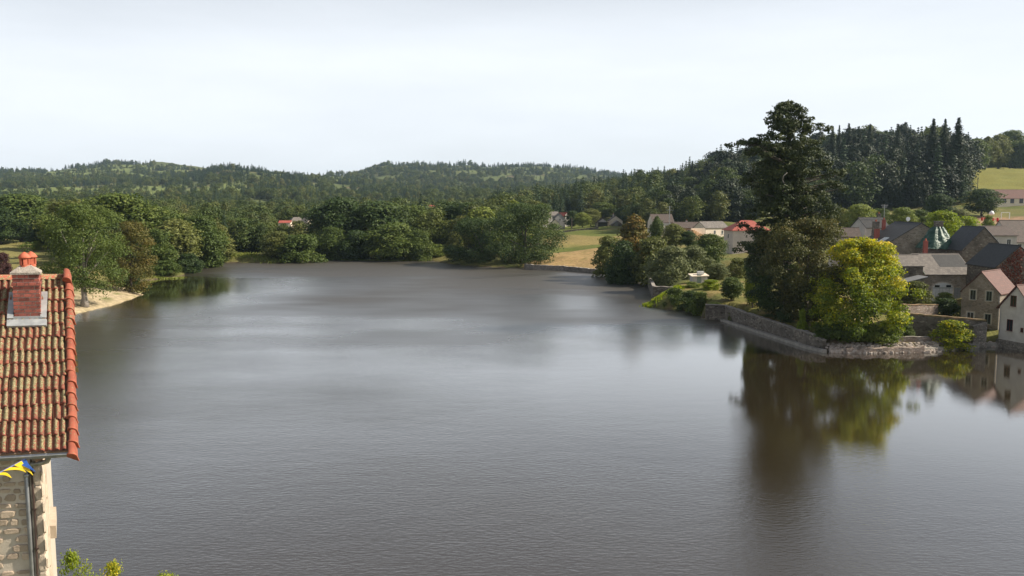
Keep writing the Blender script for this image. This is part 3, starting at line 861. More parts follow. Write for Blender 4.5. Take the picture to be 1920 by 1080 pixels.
# ================================================================== NEAR STONE HOUSE ON THE LEFT
terracotta = None
def lichen_tile(name, base1, base2, cover):
    m, nt, b = nodes_of(name)
    tc = N(nt, 'ShaderNodeTexCoord'); oi = N(nt, 'ShaderNodeObjectInfo')
    ofs = N(nt, 'ShaderNodeVectorMath', operation='MULTIPLY_ADD'); ofs.inputs[1].default_value = (9, 7, 5)
    cmb = N(nt, 'ShaderNodeCombineXYZ')
    for k in 'XYZ': nt.links.new(oi.outputs['Random'], cmb.inputs[k])
    nt.links.new(cmb.outputs[0], ofs.inputs[0]); nt.links.new(tc.outputs['Object'], ofs.inputs[2])
    n1 = N(nt, 'ShaderNodeTexNoise', Scale=7.0, Detail=4); nt.links.new(ofs.outputs[0], n1.inputs['Vector'])
    r1 = ramp(nt, [(0.3, base1), (0.7, base2)]); nt.links.new(n1.outputs['Fac'], r1.inputs['Fac'])
    n2 = N(nt, 'ShaderNodeTexNoise', Scale=26.0, Detail=7, Roughness=0.7); nt.links.new(ofs.outputs[0], n2.inputs['Vector'])
    lip = N(nt, 'ShaderNodeAttribute', attribute_name='lip')
    mr = N(nt, 'ShaderNodeMapRange'); mr.inputs['From Min'].default_value = 0.53 - cover; mr.inputs['From Max'].default_value = 0.58 - cover
    sb = N(nt, 'ShaderNodeMath', operation='SUBTRACT'); nt.links.new(n2.outputs['Fac'], sb.inputs[0]); nt.links.new(lip.outputs['Fac'], sb.inputs[1])
    rnd = N(nt, 'ShaderNodeMath', operation='MULTIPLY_ADD'); rnd.inputs[1].default_value = 0.10
    nt.links.new(oi.outputs['Random'], rnd.inputs[0]); nt.links.new(sb.outputs[0], rnd.inputs[2])
    nt.links.new(rnd.outputs[0], mr.inputs['Value'])
    n3 = N(nt, 'ShaderNodeTexNoise', Scale=60.0, Detail=4); nt.links.new(ofs.outputs[0], n3.inputs['Vector'])
    r3 = ramp(nt, [(0.33, (0.06, 0.048, 0.025)), (0.48, (0.20, 0.165, 0.075)), (0.66, (0.38, 0.335, 0.20))]); nt.links.new(n3.outputs['Fac'], r3.inputs['Fac'])
    mx = N(nt, 'ShaderNodeMix', data_type='RGBA')
    nt.links.new(mr.outputs['Result'], mx.inputs['Factor']); nt.links.new(r1.outputs['Color'], mx.inputs['A']); nt.links.new(r3.outputs['Color'], mx.inputs['B'])
    nt.links.new(mx.outputs['Result'], b.inputs['Base Color']); b.inputs['Roughness'].default_value = 0.85
    bp = N(nt, 'ShaderNodeBump', Strength=0.5, Distance=0.006)
    nt.links.new(n2.outputs['Fac'], bp.inputs['Height']); nt.links.new(bp.outputs['Normal'], b.inputs['Normal'])
    return m
tile_old = lichen_tile('terracotta_lichen', (0.165, 0.050, 0.032), (0.27, 0.085, 0.052), 0.06)
tile_new = lichen_tile('terracotta_clean', (0.28, 0.070, 0.040), (0.40, 0.110, 0.060), -0.075)
pot_mat = mottled('terracotta_pot', (0.36, 0.080, 0.042), (0.46, 0.115, 0.06), scale=9, bump=0.2, bdist=0.005, c3=(0.45, 0.15, 0.09))
zinc = mottled('zinc', (0.30, 0.31, 0.32), (0.46, 0.47, 0.48), scale=5, rough=0.42, bump=0.1, metallic=0.6, bdist=0.004)
lead = mottled('flashing_grey', (0.28, 0.29, 0.30), (0.46, 0.47, 0.47), scale=6, rough=0.6, bump=0.25, bdist=0.006, metallic=0.2)
mortar = mottled('lime_mortar', (0.44, 0.38, 0.30), (0.58, 0.51, 0.42), scale=5, bump=0.6, bscale=60, bdist=0.01)
cap_mortar = mottled('cement_cap', (0.26, 0.22, 0.18), (0.46, 0.41, 0.35), scale=14, bump=0.8, bscale=40, bdist=0.02)
stone_warm = mottled('granite_warm', (0.34, 0.25, 0.18), (0.50, 0.40, 0.30), scale=7, bump=0.8, bscale=35, bdist=0.012, c3=(0.40, 0.32, 0.25), vary=0.22)
stone_pale = mottled('granite_pale', (0.44, 0.35, 0.26), (0.58, 0.49, 0.39), scale=6, bump=0.6, bscale=40, bdist=0.01, vary=0.12)
brick_mat = mottled('chimney_brick', (0.22, 0.055, 0.040), (0.36, 0.105, 0.075), scale=14, bump=0.6, bscale=70, bdist=0.006, vary=0.42, c3=(0.15, 0.06, 0.05))
brick_joint = mottled('brick_joint', (0.42, 0.34, 0.28), (0.56, 0.47, 0.39), scale=20, bump=0.4, bscale=80, bdist=0.004)
timber = mottled('old_timber', (0.30, 0.16, 0.10), (0.52, 0.36, 0.26), scale=9, bump=0.4)
iron = simple('rusty_cable', (0.05, 0.028, 0.022), 0.7)

EV = Vector((math.cos(math.radians(11)), math.sin(math.radians(11)), 0))       # eaves direction, rightwards
E_pt = at(139, 842, 12.5)                                                        # eaves end of the verge
# the ridge end lies on its own pixel ray, as far back as a 39 degree roof takes it
R_pt = at(131, 521, 15.35)
SL = E_pt - R_pt                                                                 # down the slope
SLn = SL.normalized()
NRM = EV.cross(SLn); NRM = (NRM if NRM.z > 0 else -NRM).normalized()
GB = Vector((SL.x, SL.y, 0)).normalized() * -1                                   # gable direction, backwards

corner = at(78, 905, 12.72)
ga_ = math.radians(1.5)
GW = Vector((GB.x*math.cos(ga_) - GB.y*math.sin(ga_), GB.x*math.sin(ga_) + GB.y*math.cos(ga_), 0))   # gable wall line, not quite square with the roof
base_z = 8.6
house = empty('stone_house', (corner.x, corner.y, base_z), 0, 'granite house with lichened red tile roof at the left edge', 'house')
HO = house.location.copy()
def loc(p): return Vector(p) - HO

LEN = 4.75           # length of roof built along the eaves
DEP = 6.0            # depth of the house along the gable
# --- walls (mortar bed, stones set proud of it)
z_eave = E_pt.z + 0.02
c0 = Vector((corner.x, corner.y, base_z))
ridge_z = R_pt.z - 0.05
wall_vs = [c0, c0 - EV*4.3, c0 - EV*4.3 + GW*DEP, c0 + GW*DEP]
top = [Vector((p.x, p.y, z_eave - 0.02)) for p in wall_vs]
apex_r = c0 + GW*DEP*0.5; apex_r = Vector((apex_r.x, apex_r.y, ridge_z - 0.18)); apex_l = apex_r - EV*4.3
vs = [loc(p) for p in wall_vs + top + [apex_r, apex_l]]
wall = MB().add(vs, [(0,1,5,4), (1,2,6,9,5), (2,3,7,6), (3,0,4,8,7), (0,3,2,1)]).build('wall', mortar, house)
# --- loose stones of the front wall: shared irregular blocks
def stone_meshes(n, rng, mat, nm):
    out = []
    for k in range(n):
        vs = []
        # front outline of 8 points on a rounded rectangle, a proud face, and a back ring
        ring = [(-.5,-.28), (-.32,-.5), (.3,-.5), (.5,-.3), (.5,.3), (.32,.5), (-.3,.5), (-.5,.3)]
        ring = [(x + rng.uniform(-.09,.09), y + rng.uniform(-.09,.09)) for x, y in ring]
        for x, y in ring: vs.append((x, 0.04, y))
        for x, y in ring: vs.append((x*.98, -0.7 + rng.uniform(-.15,.15), y*.97))
        for x, y in ring: vs.append((x*.84, -0.97 + rng.uniform(-.2,.1), y*.80))
        vs.append((0, -1.0, 0))
        fs = []
        for j in range(8):
            q = (j+1) % 8
            fs += [(j, q, 8+q, 8+j), (8+j, 8+q, 16+q, 16+j), (16+j, 16+q, 24)]
        me = bpy.data.meshes.new(nm); me.from_pydata(vs, [], fs); me.update(); me.materials.append(mat)
        out.append(me)
    return out
rng = np.random.default_rng(5)
st_m = stone_meshes(6, rng, stone_warm, 'stone'); qn_m = stone_meshes(3, rng, stone_pale, 'quoin')
ang = math.radians(11)
def put_stone(u, z, w, h, proud, meshes, name, parent, axis='front'):
    """u runs left from the corner along the front, or back from the corner along the gable"""
    if axis == 'front':
        p = c0 - EV*u; rz = ang
    else:
        p = c0 + GW*u; rz = math.atan2(GW.y, GW.x)
    o = bpy.data.objects.new(name, meshes[rng.integers(len(meshes))]); col.objects.link(o); o.parent = parent
    o.location = loc((p.x, p.y, z)); o.rotation_euler = (0, rz, 0) if False else (0, rng.uniform(-.05,.05), rz)
    o.scale = (w, proud, h)
z = 12.6
while z < z_eave - 0.12:
    h = rng.uniform(0.10, 0.16)
    u = 0.15 + rng.uniform(0, 0.06)
    while u < 1.5:
        w = rng.uniform(0.14, 0.30)
        if rng.random() < 0.9:
            put_stone(u + w/2, z + h/2 + rng.uniform(-.015,.015), w - 0.04, (h - 0.035) * rng.uniform(0.8, 1.0), rng.uniform(0.014, 0.030), st_m, 'stone', wall)
        u += w
    z += h
# dressed quoins stepping up the corner, on the front and on the gable
z = 12.0; k = 0
while z < z_eave - 0.1:
    h = rng.uniform(0.24, 0.34)
    wf = 0.115 if k % 2 else 0.13
    put_stone(wf/2 - 0.01, z + h/2, wf, h - 0.010, 0.028, qn_m, 'quoin', wall)
    wg = rng.uniform(0.5, 0.9)
    put_stone(wg/2 - 0.02, z + h/2, wg, h - 0.012, 0.03, qn_m, 'quoin', wall, 'gable')
    for q in range(2):
        w2 = rng.uniform(0.4, 0.8)
        put_stone(wg + 0.05 + q*0.9 + w2/2, z + h/2, w2, h - 0.03, 0.022, st_m, 'stone', wall, 'gable')
    z += h; k += 1
# stone sill of the gable window
sl = c0 + GW*2.2
MB().obox(loc((sl.x, sl.y, at(98, 1012, 14.6).z)) , GW*1.1, EV*0.12, (0,0,0.24)).build('window_sill', stone_pale, house)

# --- roof: deck, tiles, ridge and verge caps
deck = MB()
d0 = R_pt - NRM*0.10; d1 = E_pt - NRM*0.10
deck.obox(loc(d0 - EV*LEN), EV*(LEN - 0.06), SL, NRM*0.05)
BK = GB * (Vector((SL.x, SL.y, 0)).length); BKv = BK + Vector((0, 0, SL.z))
NB = EV.cross(BKv).normalized(); NB = NB if NB.z > 0 else -NB
roof = deck.build('roof', timber, house)
# far slope: one corrugated sheet of the same tiles, never seen from this side
bk = MB(); nseg = 90
for j in range(13):
    a0 = R_pt + BKv*(j/13) ; a1 = R_pt + BKv*((j+1)/13)
    vsb = []
    for s in range(nseg+1):
        h_ = 0.03*abs(math.sin(s*math.pi*0.5)) 
        o_ = -EV*(LEN*s/nseg)
        vsb += [loc(a0 + o_ + NB*(h_)), loc(a1 + o_ + NB*(h_+0.03))]
    bk.add(vsb, [(2*s, 2*s+2, 2*s+3, 2*s+1) for s in range(nseg)])
tag(bk.build('far_slope_tiles', tile_old, roof), kind='stuff')
TW = 0.215; NR = 13
def tile_mesh():
    L = SL.length / NR * 1.10
    prof = []
    for half in range(2):
        x0 = half * TW/2
        for fx, fz in ((0.0, 0.0), (0.28, 0.004), (0.40, 0.016), (0.52, 0.036), (0.70, 0.043), (0.88, 0.034), (0.99, 0.008)):
            prof.append((x0 + fx*TW/2, fz))
    vs = []; lip = []
    for t, dz, lp in ((0.0, 0.0, 0.0), (0.80, 0.020, 0.0), (0.93, 0.024, 0.10), (1.0, 0.026, 0.5)):
        for x, zz in prof:
            vs.append(EV*x + SLn*(L*t) + NRM*(zz + dz)); lip.append(lp + (0.10 if zz < 0.01 else 0))
    for x, zz in prof:
        vs.append(EV*x + SLn*(L*0.995) + NRM*(zz + 0.026 - 0.022)); lip.append(0.6)
    n = len(prof); fs = []
    for r in range(4):
        for j in range(n-1):
            fs.append((r*n+j, r*n+j+1, (r+1)*n+j+1, (r+1)*n+j))
    me = bpy.data.meshes.new('tile'); me.from_pydata([tuple(v) for v in vs], [], fs); me.update()
    a = me.attributes.new('lip', 'FLOAT', 'POINT'); a.data.foreach_set('value', lip)
    me.materials.append(tile_old)
    me.polygons.foreach_set('use_smooth', [True]*len(me.polygons))
    return me
tm = tile_mesh()
for j in range(NR):
    for i in range(22):
        o = bpy.data.objects.new('tile', tm); col.objects.link(o); o.parent = roof
        p = R_pt + SL*(j/NR) - EV*(0.10 + (i+1)*TW) + EV*(0.012*math.sin(j*2.1)) + EV*random.uniform(-.007,.007) + NRM*random.uniform(-.004,.008) + SLn*random.uniform(-.012,.012)
        o.rotation_euler = (random.uniform(-.012,.012), random.uniform(-.012,.012), random.uniform(-.02,.02))
        o.location = loc(p)
def half_pipe(name, axis, side, up, L, r0, r1, mat, collar=True, skirt=0.0):
    vs = []; fs = []; n = 9
    rings = [(0, r0), (L*0.86, (r0+r1)/2), (L*0.87, r1+0.012), (L, r1+0.014)] if collar else [(0, r0), (L, r1)]
    for t, r in rings:
        row = []
        if skirt: row.append(side*r - up*skirt)
        for j in range(n):
            a = math.pi*j/(n-1)
            row.append(side*(math.cos(a)*r) + up*(math.sin(a)*r))
        if skirt: row.append(side*-r - up*0.0)
        vs += [axis*t + q for q in row]
    m_ = len(vs)//len(rings)
    for k_ in range(len(rings)-1):
        for j in range(m_-1):
            fs.append((k_*m_+j, k_*m_+j+1, (k_+1)*m_+j+1, (k_+1)*m_+j))
    fs.append(tuple(range((len(rings)-1)*m_, len(rings)*m_)))
    fs.append(tuple(range(m_))[::-1])
    me = bpy.data.meshes.new(name); me.from_pydata([tuple(v) for v in vs], [], fs); me.update(); me.materials.append(mat)
    me.attributes.new('lip', 'FLOAT', 'POINT')
    me.polygons.foreach_set('use_smooth', [len(p.vertices) == 4 for p in me.polygons])
    return me
NV = 16
vm = half_pipe('verge_tile', SLn, EV, NRM, SL.length/NV*1.12, 0.052, 0.060, tile_new, skirt=0.14)
for j in range(-1, NV):
    p = R_pt + SL*((j + 0.55)/NV) - EV*0.02 + NRM*(0.035 + 0.0) + EV*random.uniform(-.012,.012)
    if j < 0: p = p + NRM*0.10 + SLn*0.05
    o = bpy.data.objects.new('verge_tile', vm); col.objects.link(o); o.parent = roof; o.location = loc(p); o.rotation_euler = (random.uniform(-.02,.02), random.uniform(-.02,.02), random.uniform(-.03,.03))
rm = half_pipe('ridge_tile', -EV, (SLn - Vector((0,0,SLn.z))).normalized(), Vector((0,0,1)), 0.42, 0.085, 0.095, tile_new)
rmo = half_pipe('ridge_tile_old', -EV, (SLn - Vector((0,0,SLn.z))).normalized(), Vector((0,0,1)), 0.42, 0.085, 0.095, lichen_tile('terracotta_part_lichen', (0.30, 0.075, 0.045), (0.40, 0.12, 0.07), -0.01))
for j in range(12):
    p = R_pt - EV*(0.10 + j*0.385) + Vector((0,0,-0.01))
    o = bpy.data.objects.new('ridge_tile', rmo if j % 3 != 1 else rm); col.objects.link(o); o.parent = roof; o.location = loc(p)

# --- chimney
ch_pt = None
def roof_hit(px, py):
    r = ray(px, py); o = Vector((0, 0, H)); t = (R_pt - o).dot(NRM) / r.dot(NRM); return o + r*t
fl = roof_hit(27, 603); fr = roof_hit(79, 598)
cw = (fr - fl).dot(EV)
zt = at(52, 515, fl.y + 0.05).z                       # top of the brickwork
BKh = GB.copy()                                        # chimney depth direction, square with the skewed gable
ch_o = fl + BKh*0.03
zb = fl.z - 0.15; cd = 0.50
chim = MB().obox(loc((ch_o.x, ch_o.y, zb)) + EV*0.012 + BKh*0.012, EV*(cw-0.024), BKh*(cd-0.024), (0,0,zt - zb - 0.004)).build('chimney', brick_joint, house)
course = 0.0685
brick_cache = {}
def brick(u0, u1, v0, v1, z, h=course - 0.011):
    key = (round(u1-u0, 3), round(v1-v0, 3))
    if key not in brick_cache:
        a, b_ = key; e = 0.006
        mbk = MB(); P0 = Vector((0,0,0))
        mbk.obox(EV*e + BKh*e, EV*(a-2*e), BKh*(b_-2*e), (0,0,h)); mbk.obox(BKh*0 + Vector((0,0,e)), EV*a, BKh*b_, (0,0,h-2*e))
        me = mbk.mesh('brick'); me.materials.append(brick_mat); brick_cache[key] = me
    o = bpy.data.objects.new('brick', brick_cache[key]); col.objects.link(o); o.parent = chim
    o.location = loc((ch_o.x, ch_o.y, z)) + EV*u0 + BKh*v0 + EV*random.uniform(-.003,.003)
nc = int((zt - fl.z) / course)
for k in range(nc):
    z = zt - (k+1)*course + 0.006
    g = 0.02 if k == 2 else 0.0                       # one projecting course below the top
    jn = 0.011; s0, s1 = -g, cw + g
    bl = (s1 - s0 - 2*jn) / 2.45
    cuts = ([bl, 2*bl + jn] if k % 2 else [0.45*bl, 1.45*bl + jn])
    edges = [0] + cuts + [s1 - s0]
    for a, b_ in zip(edges[:-1], edges[1:]):
        aa = a + (jn if a else 0)
        if b_ - aa > 0.03: brick(s0 + aa, s0 + b_, -g, 0.10 - g, z)
    off = 0.10 - g + jn
    half = (cd - off - jn) / 2
    for q in range(2):
        brick(cw - 0.10 + g, cw + g, off + q*(half+jn), off + q*(half+jn) + half, z)
        brick(-g, 0.10 - g, off + q*(half+jn), off + q*(half+jn) + half, z)
# mortar weathering on top, then two pots under tile hats
mb = MB(); o_ = loc((ch_o.x, ch_o.y, zt))
ring = lambda i, z: [o_ + EV*i + BKh*i + Vector((0,0,z)), o_ + EV*(cw-i) + BKh*i + Vector((0,0,z)), o_ + EV*(cw-i) + BKh*(cd-i) + Vector((0,0,z)), o_ + EV*i + BKh*(cd-i) + Vector((0,0,z))]
vs = ring(-0.03, 0) + ring(-0.03, 0.035) + ring(0.13, 0.15)
mb.add(vs, [(3,2,1,0)] + [(j, (j+1)%4, 4+(j+1)%4, 4+j) for j in range(4)] + [(4+j, 4+(j+1)%4, 8+(j+1)%4, 8+j) for j in range(4)] + [(8,9,10,11)])
mb.build('chimney_cap', cap_mortar, chim)
def pot(u, v, s=1.0):
    c = loc((ch_o.x, ch_o.y, zt + 0.12)) + EV*u + BKh*v
    mb = MB(); r = 0.085*s
    mb.tube([c, c + Vector((0,0,0.05*s))], r*0.95, 14)
    for j in range(5):
        a = 2*math.pi*(j+0.3)/5
        d = Vector((math.cos(a), math.sin(a), 0)); t = Vector((-d.y, d.x, 0))
        mb.obox(c + d*r*0.72 - t*0.035*s + Vector((0,0,0.05*s)), t*0.07*s, d*r*0.24, (0,0,0.13*s))
    p = mb.build('chimney_pot', pot_mat, chim)
    hat = MB(); hh = c + Vector((0,0,0.175*s))
    hat.tube([hh, hh + Vector((0,0,0.022*s)), hh + Vector((0,0,0.075*s)), hh + Vector((0,0,0.11*s)), hh + Vector((0,0,0.122*s))], [r*1.28, r*1.30, r*0.85, r*0.35, 0.004], 16)
    hat.build('chimney_hat', pot_mat, chim, smooth=True)
pot(cw*0.48, 0.17, 0.92); pot(cw*0.70, 0.36, 0.92)
# grey flashing: apron below, strips up both sides
fb = MB()
ap = fl - EV*0.10
fb.obox(loc(ap + NRM*0.03 + SLn*0.02), EV*(cw+0.20), SLn*0.16, NRM*0.045)
apron_o = fb.build('flashing_apron', lead, chim)
fb = MB(); fb.obox(loc(fl - EV*0.012 - BKh*0.02 + Vector((0,0,-0.08))), EV*(cw+0.024), BKh*0.03, (0,0,0.17)); fb.build('flashing_front', lead, chim)
for sgn, uu in ((-1, -0.10), (1, cw)):
    for q in range(4):
        fb = MB(); st = fl + EV*(uu + 0.004*q) - SLn*(0.03 + 0.17*(q+1)) + NRM*(0.05 + 0.004*(3-q))
        fb.obox(loc(st), EV*0.10, SLn*0.185, NRM*0.012); fb.build('flashing_strip', lead, chim)

# --- gutter, downpipe, cable
mb = MB(); n = 9; r = 0.062; rows = []
g0 = E_pt + Vector((0,0,-0.03)) + SLn*0.02 - EV*0.03
outd = Vector((SLn.x, SLn.y, 0)).normalized()
gv = []
for t in (0.0, LEN + 0.3):
    for rr in (r, r - 0.008):
        for j in range(n):
            a = math.pi + math.pi*j/(n-1)
            gv.append(loc(g0 - EV*t + outd*(0.05 + math.cos(a)*rr) + Vector((0,0,math.sin(a)*rr - 0.006*t))))
fs = []
for lay in range(2):
    for j in range(n-1):
        fs.append((lay*n+j, lay*n+j+1, 2*n+lay*n+j+1, 2*n+lay*n+j))
fs.append(tuple(range(n)))
gut = mb.add(gv, fs).build('gutter', zinc, house, smooth=True)
rim = MB(); rp = loc(g0 + outd*(0.05 + r)); rim.tube([rp, rp - EV*(LEN+0.3) - Vector((0,0,0.006*(LEN+0.3)))], 0.011, 6); rim.build('gutter_bead', zinc, gut)
a0 = at(91, 851, 12.48)
pd = 12.66
path = [a0, at(91, 858, 12.5), at(88, 865, 12.54), at(78, 868, 12.58), at(62, 870, 12.62), at(53, 876, pd), at(50, 890, pd)]
low = at(63.5, 1090, 1.0)
pz = at(50, 890, pd)
path += [Vector((pz.x, pz.y, base_z + 0.1))]
dp = MB().tube([loc(p) for p in path], 0.040, 10).build('downpipe', zinc, house, smooth=True)
for zz in (pz.z - 0.03, pz.z - 2.0):
    MB().tube([loc((pz.x, pz.y, zz)), loc((pz.x, pz.y, zz+0.04))], 0.048, 10).build('pipe_collar', zinc, dp, smooth=True)
cb = c0 - EV*0.135 - BKh*0.045
cable = MB().tube([loc((cb.x, cb.y, z_eave - 0.15)), loc((cb.x, cb.y, 14.9)) + EV*0.01, loc((cb.x, cb.y, 14.0)) - EV*0.006, loc((cb.x, cb.y, base_z + 0.2))], 0.014, 6).build('cable', iron, house)
for zz in (15.75, 15.15, 14.5, 13.9):
    MB().obox(loc((cb.x, cb.y, zz)) - EV*0.02 - BKh*0.02, EV*0.06, BKh*0.05, (0,0,0.02)).build('cable_clip', iron, cable)
# rafter end
re_ = c0 - EV*0.06
MB().obox(loc((re_.x, re_.y, z_eave - 0.26)) - BKh*0.16, EV*0.10, BKh*0.3, (0,0,0.13)).build('rafter_end', timber, house)

# --- bunting hanging from the gutter
cloth_y = simple('cloth_yellow', (0.85, 0.60, 0.02), 0.7); cloth_b = simple('cloth_blue', (0.02, 0.09, 0.36), 0.7); cord_m = simple('bunting_cord', (0.25, 0.28, 0.55), 0.7)
b_end = at(52, 858, 12.30); b_st = at(-140, 940, 11.6)
bunt = empty('bunting', b_end, 0, 'string of blue and yellow pennants hung from the gutter', 'bunting')
pts = []
for i in range(13):
    t = i/12; p = b_end.lerp(b_st, t) - Vector((0,0,0.06*math.sin(math.pi*t))); pts.append(p - b_end)
MB().tube(pts, 0.010, 5).build('cord', cord_m, bunt)
for k, (t, c_, dx, dy) in enumerate(((0.02, cloth_b, 22, 24), (0.055, cloth_y, 23, 27), (0.17, cloth_y, 34, 8), (0.285, cloth_y, 30, 6), (0.40, cloth_b, 28, 12), (0.52, cloth_y, 28, 12), (0.64, cloth_b, 28, 12))):
    c = b_end.lerp(b_st, t) - Vector((0,0,0.06*math.sin(math.pi*t))) - b_end
    c2 = b_end.lerp(b_st, t + 0.075) - Vector((0,0,0.06*math.sin(math.pi*(t+0.075)))) - b_end
    tip = c.lerp(c2, 0.3) + Vector((dx*12.3/F, -0.03, -dy*12.3/F))
    vs = []; fs = []; nn = 6
    for q in range(nn+1):
        s = q/nn
        wob = Vector((0, -0.03*math.sin(s*math.pi*1.3 + k), 0.02*math.sin(s*math.pi)))
        vs += [c.lerp(tip, s) + wob, c2.lerp(tip, s*0.985) + wob, c.lerp(tip, s) + wob + Vector((0,0.004,0)), c2.lerp(tip, s*0.985) + wob + Vector((0,0.004,0))]
    for q in range(nn):
        i = 4*q
        fs += [(i, i+1, i+5, i+4), (i+2, i+6, i+7, i+3), (i, i+4, i+6, i+2), (i+1, i+3, i+7, i+5)]
    MB().add(vs, fs).build('pennant', c_, bunt, smooth=False)
# ================================================================== VILLAGE AND WALLS
plaster_white = mottled('render_white', (0.52, 0.48, 0.43), (0.66, 0.62, 0.56), scale=0.9, bump=0.15, bscale=12, bdist=0.01)
plaster_cream = mottled('render_cream', (0.62, 0.52, 0.40), (0.74, 0.64, 0.52), scale=0.8, bump=0.1, bscale=12, bdist=0.01)
plaster_grey = mottled('render_grey', (0.36, 0.34, 0.32), (0.50, 0.47, 0.44), scale=0.8, bump=0.1, bscale=12, bdist=0.01)
plaster_pink = mottled('render_pink', (0.50, 0.42, 0.37), (0.60, 0.52, 0.46), scale=0.6, bump=0.1, bscale=12, bdist=0.01)
orange_wall = mottled('render_orange', (0.55, 0.30, 0.15), (0.68, 0.42, 0.24), scale=0.8, bump=0.1, bdist=0.01)
rub_warm = rubble('rubble_warm', [(0.20, 0.165, 0.125), (0.30, 0.25, 0.19), (0.25, 0.21, 0.17), (0.36, 0.31, 0.25)], (0.36, 0.31, 0.25), 2.4, 0.6)
rub_dark = rubble('rubble_dark', [(0.085, 0.070, 0.055), (0.21, 0.175, 0.14), (0.13, 0.11, 0.09), (0.30, 0.26, 0.21)], (0.16, 0.14, 0.11), 2.2, 1.0)
rub_gar = rubble('rubble_garden', [(0.16, 0.14, 0.12), (0.34, 0.30, 0.26), (0.24, 0.20, 0.17), (0.42, 0.37, 0.32)], (0.16, 0.14, 0.11), 3.2, 1.0, 0.09)
rub_pink = rubble('rubble_pink', [(0.26, 0.19, 0.15), (0.40, 0.32, 0.27), (0.33, 0.24, 0.19), (0.48, 0.42, 0.37)], (0.24, 0.19, 0.15), 3.0, 1.0, 0.08)
slate_blue = roofing('slate_blue', (0.026, 0.026, 0.030), (0.052, 0.052, 0.058), 0.3, rough=0.6)
slate_dark = roofing('slate_dark', (0.018, 0.018, 0.018), (0.038, 0.036, 0.035), 0.3, rough=0.62)
slate_grey = roofing('slate_grey', (0.09, 0.078, 0.070), (0.19, 0.165, 0.145), 0.35, rough=0.75, moss=(0.17, 0.15, 0.12))
tile_red = roofing('tile_red', (0.080, 0.034, 0.027), (0.140, 0.058, 0.044), 0.32, rough=0.75)
tile_bright = roofing('tile_bright', (0.26, 0.055, 0.04), (0.38, 0.095, 0.066), 0.32, rough=0.75)
tile_brown = roofing('tile_brown', (0.052, 0.038, 0.032), (0.10, 0.070, 0.057), 0.32, rough=0.75, moss=(0.08, 0.07, 0.055))
glass = simple('window_glass', (0.018, 0.022, 0.026), 0.12)
frame_red = simple('paint_oxblood', (0.13, 0.025, 0.022), 0.6)
frame_white = simple('paint_white', (0.62, 0.62, 0.60), 0.5)
frame_green = simple('paint_grey_green', (0.20, 0.25, 0.22), 0.6)
surround = simple('dressed_stone', (0.50, 0.44, 0.36), 0.8)
brick_red = mottled('brick_red', (0.26, 0.06, 0.045), (0.38, 0.11, 0.08), scale=6, bump=0.4)
white_paint = simple('metal_white', (0.80, 0.80, 0.78), 0.4)
wood_pole = mottled('pole_wood', (0.12, 0.09, 0.07), (0.22, 0.18, 0.15), scale=4, bump=0.3)
steel = simple('galvanised', (0.35, 0.36, 0.37), 0.5, 0.5)

def rot2(v, a): return (v[0]*math.cos(a) - v[1]*math.sin(a), v[0]*math.sin(a) + v[1]*math.cos(a))

